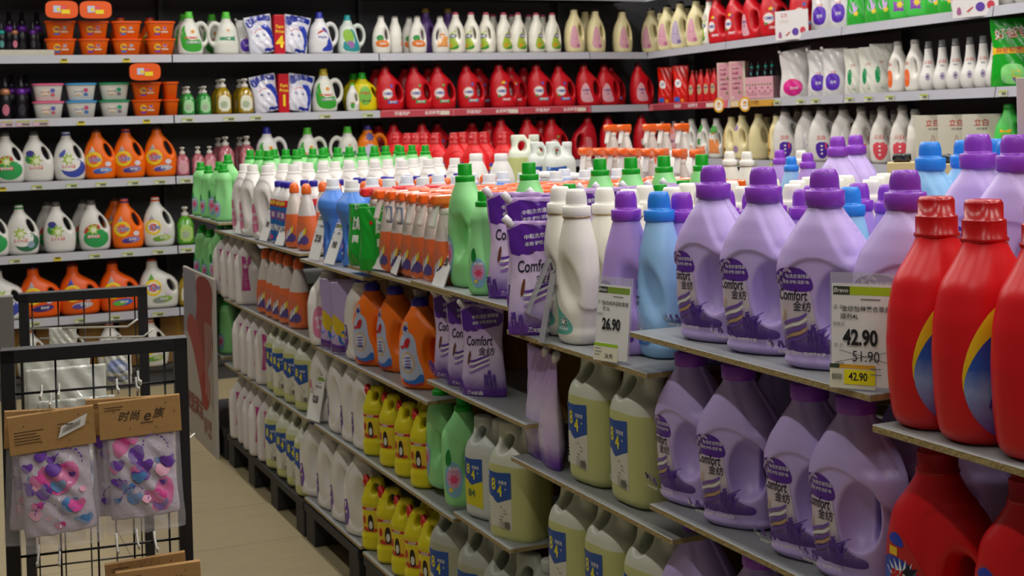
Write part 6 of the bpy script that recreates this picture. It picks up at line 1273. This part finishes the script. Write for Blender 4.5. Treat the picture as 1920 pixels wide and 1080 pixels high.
# ------------------------------------------------------------------ price signs in clear holders
ACR = M('d4d6dc', .08, trans=.0, alpha=.28, coat=.5); PAP = M('e2e2e0', .5)
def price_sign(key, big, sub=None, name='', small=None, w_=.088, h=.150, lite=True):
    p = Proto('price_sign', 'price sign')
    holder = MB().box(-w_/2-.003, w_/2+.003, .0, .0016, .004, h+.016, 0, 0).box(-w_/2-.003, w_/2+.003, -.0004, .035, .0, .0016, 0).mesh('holder', [ACR], False)
    p.part('holder', holder, None, 'clear acrylic holder'); card = MB().box(-w_/2, w_/2, -.0012, -.0004, .006, h, 0).mesh('card', [PAP], False); k = p.part('card', card)
    a = Art(); GH = M('a8c41e' if lite else '7f9a3a', .5); x0, x1 = -w_/2+.002, w_/2-.002
    a.poly(rect(x0, x1, h-.016, h-.004), GH, 0); a.poly(rect(x0, x0+.024, h-.016, h-.004), M('3a3f38', .5), 0); a.text('Bravo', x0+.011, h-.010, .009, WH, .01, .2)
    K = M('1e1e20', .5); G = M('77777a', .5)
    a.lines(x0+.04, h-.021, .034, 1, .01, G, .0016); a.text('品 名', x0+.008, h-.034, .0065, G); a.text(name[:8], x0+.048, h-.036, .0088, K, .006); a.text(name[8:], x0+.024, h-.047, .0088, K, .006)
    a.text('零售价', x0+.009, h-.058, .0060, G); a.text(big, x0+.040, h-.077, .030, K, .035, 0, 0, .74)
    if sub:
        a.text('原 价', x0+.009, h-.088, .006, G); a.text(sub, x0+.048, h-.103, .022, K, -.004, 0, 0, .82); a.poly([(x0+.006, h-.112), (x1, h-.094), (x1, h-.0933), (x0+.006, h-.1112)], K, 0); a.poly([(x0+.010, h-.095), (x1-.004, h-.110), (x1-.004, h-.1092), (x0+.010, h-.0942)], K, 0)
        a.lines(x0+.004, h-.112, .02, 1, .01, G, .0014); a.lines(x0+.055, h-.118, .024, 2, .008, G, .0014)
    p.part('print', a.build('print', None, -.0012, off=.0002), k)
    if small:
        c2 = MB().box(-w_/2-.002, w_*.22, -.0026, -.0018, .002, .036, 0).mesh('tag', [M('e0dcc4', .5)], False); k2 = p.part('tag', c2, None, 'small yellow and orange tag' if sub else 'small white tag with green edge')
        b_ = Art(); xa, xb = -w_/2-.002, w_*.22
        if sub:
            b_.poly(rect(xa, xb, .030, .036), M('d8a02a', .5), 0); b_.poly(rect(xa, xa+.014, .030, .036), M('3a4a38', .5), 0); b_.poly(rect(xa+.021, xb, .008, .0285), M('e8dc14', .5), 0); b_.text(small, xa+.041, .0185, .0155, K, .02, 0, 0, .78)
            for i in range(9): b_.poly(rect(xa+.004+.0017*i, xa+.0048+.0017*i, .014, .022), K, 0)
        else: b_.poly(rect(xa, xb, .030, .036), M('9ac42a', .5), 0); b_.text(small, xa+.042, .012, .012, K, .01, 0, 0, .8); b_.lines(xa+.004, .026, .02, 3, .006, G, .0012)
        p.part('tag_print', b_.build('tag_print', None, -.0026, off=.0002), k2)
    P_[key] = p
price_sign('sign4290', '42.90', '51.90', '金纺怡神薰衣草柔顺剂4L', '42.90')
price_sign('sign2690', '26.90', None, '金纺纯净温和柔顺剂 3L', '26.90', lite=False)
price_sign('signa', '27.50', None, '衣物柔顺剂', None, lite=False); price_sign('signb', '12.8', None, '厨房油污净', None, lite=False); price_sign('signc', '19.8', None, '洁厕灵', None, lite=False)
def sign(key, x, z, tilt, rz, desc, where, sc=1., t=-.0, hz=.08):
    put(P_[key], isl(isx(x, t, z+hz), t, z+.001), ROT_I+rz, desc, where, None, sc, tiltx=-tilt)
sign('sign4290', 1614, 1.081, .10, .62, 'white price sign reading 42.90 over struck 51.90', 'at the lilac jug board edge', 1.06, .002)
sign('sign2690', 1143, 1.006, .12, .30, 'white price sign reading 26.90', 'before the lilac softener bottle', 1.04, -.006)
sign('signa', 818, 1.055, .38, .0, 'price sign leaning before the orange sprays', 'nearest the tall green bottle', 1., .01)
sign('signb', 735, 1.055, .34, -.15, 'leaning clear price sign holder', 'before the blue-tagged spray bottles', 1., .01)
sign('signb', 705, 1.055, .32, .2, 'leaning price sign', 'before the red headed sprays', 1.1, .008)
sign('signc', 614, 1.028, .38, .1, 'leaning price sign', 'before the blue softener bottles', 1., .01)
sign('signa', 586, 1.028, .30, .1, 'leaning price sign beside the far board gap', 'left of the blue softener bottles', 1.1, .01)
sign('signb', 521, 1.045, .38, .1, 'leaning price sign', 'before the blue sleeved bottles', 1., .01)
sign('signc', 491, 1.045, .36, .1, 'leaning price sign', 'between white jugs and blue sleeved bottles', 1., .01)
sign('signa', 444, 1.045, .34, .1, 'leaning price sign', 'before the far white jugs', 1., .01)
sign('signb', 585, .455, .2, .2, 'price sign with yellow tag', 'beside the far see-through jugs', 1.1, .0)
ac = Proto('sign_holder', 'sign holder'); ac.part('holder', MB().box(-.045, .045, 0, .002, 0, .15).box(-.045, .045, 0, .045, 0, .002).box(-.045, -.043, 0, .012, 0, .15).box(.043, .045, 0, .012, 0, .15).mesh('holder', [M('c8c8cc', .1, alpha=.45, coat=.5)], False))
put(ac, isl(isx(980, .0, 1.12), .0, 1.063), ROT_I-.35, 'empty clear sign holder leaning', 'before the violet pouches', None, .9, tiltx=-.42); put(ac, isl(isx(1012, .005, 1.08), .005, 1.007), ROT_I-.55, 'tall empty clear sign holder', 'beside the creamy white bottles', None, 1.05, tiltx=-.2)
# upright sign at the right edge of the view
pst = Proto('blank_sign', 'sign'); pst.part('panel', MB().box(-.10, .10, -.004, .004, 0, .165, 0, .001).mesh('panel', [M('d6cbc8', .5)], False)); pst.part('stem', MB().box(-.006, .006, .0, .008, -.42, .02).mesh('stem', [M('b8b8b8', .4)], False)) 
Pp = at(2026, 2.30, 1.385); put(pst, Pp, -.2, 'blank pale sign panel on a stem', 'at the right edge above the red jugs')

# ------------------------------------------------------------------ leaning poster at the far end of the aisle side
po = Proto('poster_board', 'poster'); po.part('board', MB().box(-.37, .37, -.006, .006, 0, .82, 0, .002).mesh('board', [M('b4aca6', .6)], False))
a = Art(); a.poly(rect(-.36, -.06, .50, .81), M('8a8c98', .6), .05); a.poly(smooth_poly([(-.06, .81), (.36, .81), (.30, .62), (.34, .48), (.18, .36), (.02, .34), (-.10, .52), (-.02, .66)], 2), M('8a3a34', .6), .05)
a.poly(smooth_poly([(-.32, .52), (-.16, .46), (.0, .30), (.10, .18), (.22, .20), (.26, .34), (.12, .42), (.0, .56), (-.2, .62)], 2), M('a04840', .6), .05); a.poly(ell(.13, .27, .09, .09), M('9a2c24', .6), .04)
for k in range(4): a.poly(rect(.16+.045*k, .175+.045*k, .26-.02*k, .60), M('b8a8a0', .6), 0)
a.text('家居清洁', -.12, .16, .10, M('8a3a3a', .6), .02); a.text('特惠', .18, .10, .09, M('9a6a68', .6), .02); po.part('print', a.build('print', None, -.006, off=.0008))
put(po, isl(3.92, -.022, 0), ROT_I, 'tall printed poster board in red and grey', 'standing against the far end of the island', tiltx=-.01)

# ------------------------------------------------------------------ wire display racks at the left
FR = M('1b1a1d', .45); WR = M('1f1e20', .4); WPEG = M('c9c7bd', .4)
def rack(p0, p1, top, where, wires, hor, post=.026, grey=False):
    v = np.array(p1)-np.array(p0); L = float(np.hypot(v[0], v[1])); rz = math.atan2(v[1], v[0]); e = bpy.data.objects.new('display_rack', None); COL.objects.link(e)
    e.location = (p0[0], p0[1], 0); e.rotation_euler[2] = rz; e['category'] = 'rack'; PENDING.append((e, 'black square-tube wire display rack', where))
    obj('post', MB().box(0, post, 0, .045, .02, top).mesh('post', [FR], False), e); obj('post', MB().box(L-post, L, 0, .045, .02, top).mesh('post', [FR], False), e)
    obj('top_bar', MB().box(0, L, 0, .045, top-post, top+.0005, 0, .001).mesh('top_bar', [FR], False), e); obj('bottom_bar', MB().box(0, L, 0, .045, .06, .06+post, 0, .001).mesh('bottom_bar', [FR], False), e)
    for sx in (0, L-post): obj('foot', MB().box(sx, sx+post, -.16, .20, 0, .022, 0, .003).mesh('foot', [FR], False), e)
    for x in wires: obj('wire', MB().tube([(x*L, .022, .07), (x*L, .022, top-.02)], .0021).mesh('wire', [WR]), e)
    for z in hor: obj('wire', MB().tube([(post, .018, z), (L-post, .018, z)], .0026).mesh('wire', [WR]), e)
    return e, L, rz
RA = (-1.022, 2.70); RB = (-.679, 2.81)
rk, RL, RZ = rack(RA, RB, 1.075, 'nearest at the left', (.285, .485, .68, .875), (.985, .66, .34))
QA = (-1.372, 3.77); QB = (-1.044, 3.873)
rack(QA, QB, 1.062, 'farther behind the near rack', (.1, .3, .5, .7, .9), (.965, .80, .6, .3))
# grey side plate of the far rack
put_side = Proto('side_plate', 'panel'); put_side.part('plate', MB().box(-.038, .0, 0, .04, 0.001, 1.06, 0, .002).mesh('plate', [M('6e6a68', .5)], False))
put(put_side, (QA[0]-.008, QA[1]-.02, 0), RZ, 'grey steel side plate', 'on the left side of the far rack')
def rloc(x, y, z, far=False):
    o = QA if far else RA; u = np.array([math.cos(RZ), math.sin(RZ)]); n = np.array([-u[1], u[0]]); P = np.array(o)+u*x+n*y; return (P[0], P[1], z)
hook = MB().tube([(0, .03, .012), (0, .02, .0), (0, -.085, .004), (0, -.10, .014)], .0026).mesh('hook', [WPEG])
pk = Proto('rack_hook', 'hook'); pk.part('wire', hook)
hk = lambda x, z, L=1., far=False: put(pk, rloc(x, 0, z, far), RZ, 'white wire hook clipped to the rack', 'on the far rack' if far else 'on the near rack', 'white rack hooks', L)
# shower caps in clear bags under a printed brown card
CARD = M('a67f4c', .8, bump=.1); CLR = M('e6e2ea', .05, alpha=.17, coat=1., bump=.5, bscale=28)
def cap_pack(key, logo, seed, sticker=False):
    p = Proto('shower_cap_pack', 'pack'); r = random.Random(seed)
    cap = pouch_mesh(.128, .165, .034, M('bfb2c0', .5, bump=.3, bscale=70), waist=.03, seed=seed, wr=.0035); cap.transform(Matrix.Translation((0, 0, -.232)))
    PK = M('d8489a', .5); VI = M('6a3aa0', .5); BL = M('4a7ab0', .5); bv = bvh_of(cap); a = Art()
    a.poly(smooth_poly([(-.030, -.10), (-.036, -.135), (-.01, -.160), (.03, -.150), (.045, -.12), (.03, -.095), (.0, -.105)], 1) if seed % 2 else smooth_poly([(.012, -.19), (.010, -.222), (.05, -.222), (.058, -.17), (.035, -.150)], 1), PK, .006)
    if seed % 2 == 0: a.poly(smooth_poly([(-.058, -.075), (-.02, -.072), (-.025, -.10), (-.05, -.115)], 1), PK, .006); a.poly(smooth_poly([(-.03, -.10), (.0, -.085), (.005, -.12), (-.02, -.13)], 1), VI, .006)
    for i in range(22):
        x, z = r.uniform(-.055, .05), r.uniform(-.22, -.08); m = r.choice([VI, VI, VI, PK, BL, M('e8a8c0', .5), M('d6cfe0', .5)]); s_ = r.uniform(.007, .019)
        a.poly(smooth_poly([(x-s_, z), (x-s_*.6, z+s_*.7), (x, z+s_*.4), (x+s_*.6, z+s_*.7), (x+s_, z), (x, z-s_)], 1), m, .006)
    for x, z in ((-.02, -.195), (.025, -.10)):
        for k in range(10):
            an = PI*k/10; a.poly(ell(x+.024*math.cos(an), z+.028*math.sin(an), .0034, .0012, 6, an+PI/2), VI, 0)
    c = p.part('shower_cap', cap); p.part('pattern', a.build('pattern', bv, off=.0008), c)
    bag = pouch_mesh(.148, .205, .046, CLR, waist=.0, seed=seed+3, wr=.004, nx=30, nz=50); bag.transform(Matrix.Translation((0, 0, -.262))); p.part('bag', bag, None, 'clear crinkled plastic bag')
    cd_ = MB().box(-.078, .078, -.007, -.0045, -.072, .0, 0, .001).box(-.078, .078, .0045, .007, -.072, .0, 0, .001).box(-.078, .078, -.006, .006, -.002, .0, 0).mesh('header_card', [CARD], False); k = p.part('header_card', cd_, None, 'brown printed card header')
    b_ = Art(); K = M('3a2c1c', .7)
    if logo: b_.text('时尚', -.022, -.032, .021, K, .012, .3); b_.text('e', .012, -.034, .030, K, .01, .3); b_.text('族', .034, -.032, .021, K, .012, .3); b_.lines(-.066, -.010, .045, 2, .005, K, .0014); b_.lines(.0, -.046, .04, 1, .005, K, .0016)
    else: b_.lines(-.068, -.03, .055, 5, .0055, K, .0014); b_.lines(.01, -.025, .03, 3, .007, K, .0012)
    for x, z in ((-.05, -.02), (.05, -.012), (.066, -.03), (-.02, -.055), (.03, -.058)): b_.poly(ell(x, z, .0013, .0013, 6), K, 0)
    if sticker:
        q = [(.006, -.052), (.055, -.034), (.062, -.012), (.013, -.030)]; q = [(x+.004, z) for x, z in q]; b_.poly(q, M('d6d4ce', .5), 0)
        for i in range(12): x = .018+.0028*i; z = -.046+.36*(x-.01); b_.poly([(x, z), (x+.0012, z+.0005), (x+.004, z+.010), (x+.0028, z+.0095)], K, 0)
        b_.lines(.026, -.026, .02, 1, .004, K, .002)
    p.part('print', b_.build('print', None, -.007, off=.0004), k); P_[key] = p
cap_pack('packa', True, 12); cap_pack('packb', False, 7, True); cap_pack('packc', True, 5)
put(P_['packb'], rloc(.092, -.085, .965), RZ+.03, 'purple and pink patterned shower cap pack with barcode sticker', 'hanging on the near rack', None, 1.02, tilt=-.06)
put(P_['packb'], rloc(.085, -.045, .962), RZ, 'blue-tinged pack behind the sticker pack', 'on the near rack', None, 1.0, tilt=.04)
put(P_['packa'], rloc(.258, -.085, .975), RZ+.02, 'purple and pink patterned shower cap pack with printed logo', 'hanging on the near rack', None, 1.0, tilt=-.03)
put(P_['packc'], rloc(.236, -.045, .972), RZ, 'pack mostly hidden behind the logo pack', 'on the near rack', None, 1.0, tilt=.03)
put(P_['packa'], rloc(.285, -.085, .640), RZ-.02, 'brown card pack at the bottom edge, front', 'on the lower near rack hooks', None, 1.04, tilt=-.03)
put(P_['packc'], rloc(.262, -.045, .648), RZ, 'brown card pack at the bottom edge, behind', 'on the lower near rack hooks', None, 1.0, tilt=-.05)
put(P_['packb'], rloc(.10, -.085, .625), RZ, 'brown card pack low at the left', 'on the lower near rack hooks', None, 1.0, tilt=-.02)
for x, z in ((.092, .968), (.108, .985), (.22, .985), (.258, .985), (.262, .998), (.075, .985), (.10, .66), (.06, .665), (.285, .665), (.25, .675), (.21, .67)): hk(x, z)
# clear bags on the back of the rack, between the two racks
cb = Proto('clear_pack', 'pack'); bm_ = pouch_mesh(.16, .23, .05, M('d2d4ca', .15, alpha=.9, coat=.8, bump=.6, bscale=22), waist=0, seed=41, wr=.006, nx=30, nz=40); cb.part('bag', bm_); a = Art(); a.poly(smooth_poly([(-.06, .02), (-.06, .09), (.0, .11), (.06, .08), (.06, .02)], 1), M('8a9ac8', .4), .01); a.poly(ell(.02, .05, .03, .02), M('c8d0e0', .4), .01); cb.part('contents', a.build('contents', bvh_of(bm_)))
for x, y, z, s_ in ((.12, .30, .745, 1.05), (.10, .40, .80, .9), (.14, .22, .70, 1.0)): put(cb, rloc(x, y, z), RZ+.05, 'silvery clear bag with blue print', 'between the two racks', 'silvery clear bags', s_)
lh = Proto('long_hook', 'hook'); lh.part('wire', MB().tube([(0, .02, 0), (0, -.30, .01), (0, -.33, .03)], .0030).mesh('wire', [WPEG]))
for k, (x, z) in enumerate(((.03, .965), (.07, .935), (.12, .905))):
    b0 = rloc(x, .0, z, True); r_ = RZ+1.0; put(lh, b0, r_, 'long white wire hook', 'on the far rack', 'long white hooks', 1.); u = (.10, .22, .16)[k]
    put(cb, (b0[0]+math.sin(r_)*u, b0[1]-math.cos(r_)*u, z-.098), r_-1.1, 'small crumpled clear bag hanging on a hook', 'of the far rack', 'small clear bags', .45)
for x, z in ((.13, .80), (.15, .77)): put(lh, rloc(x, .30, z), RZ+1.9, 'long white wire hook', 'between the racks', 'long white hooks', .8)

finish_labels()
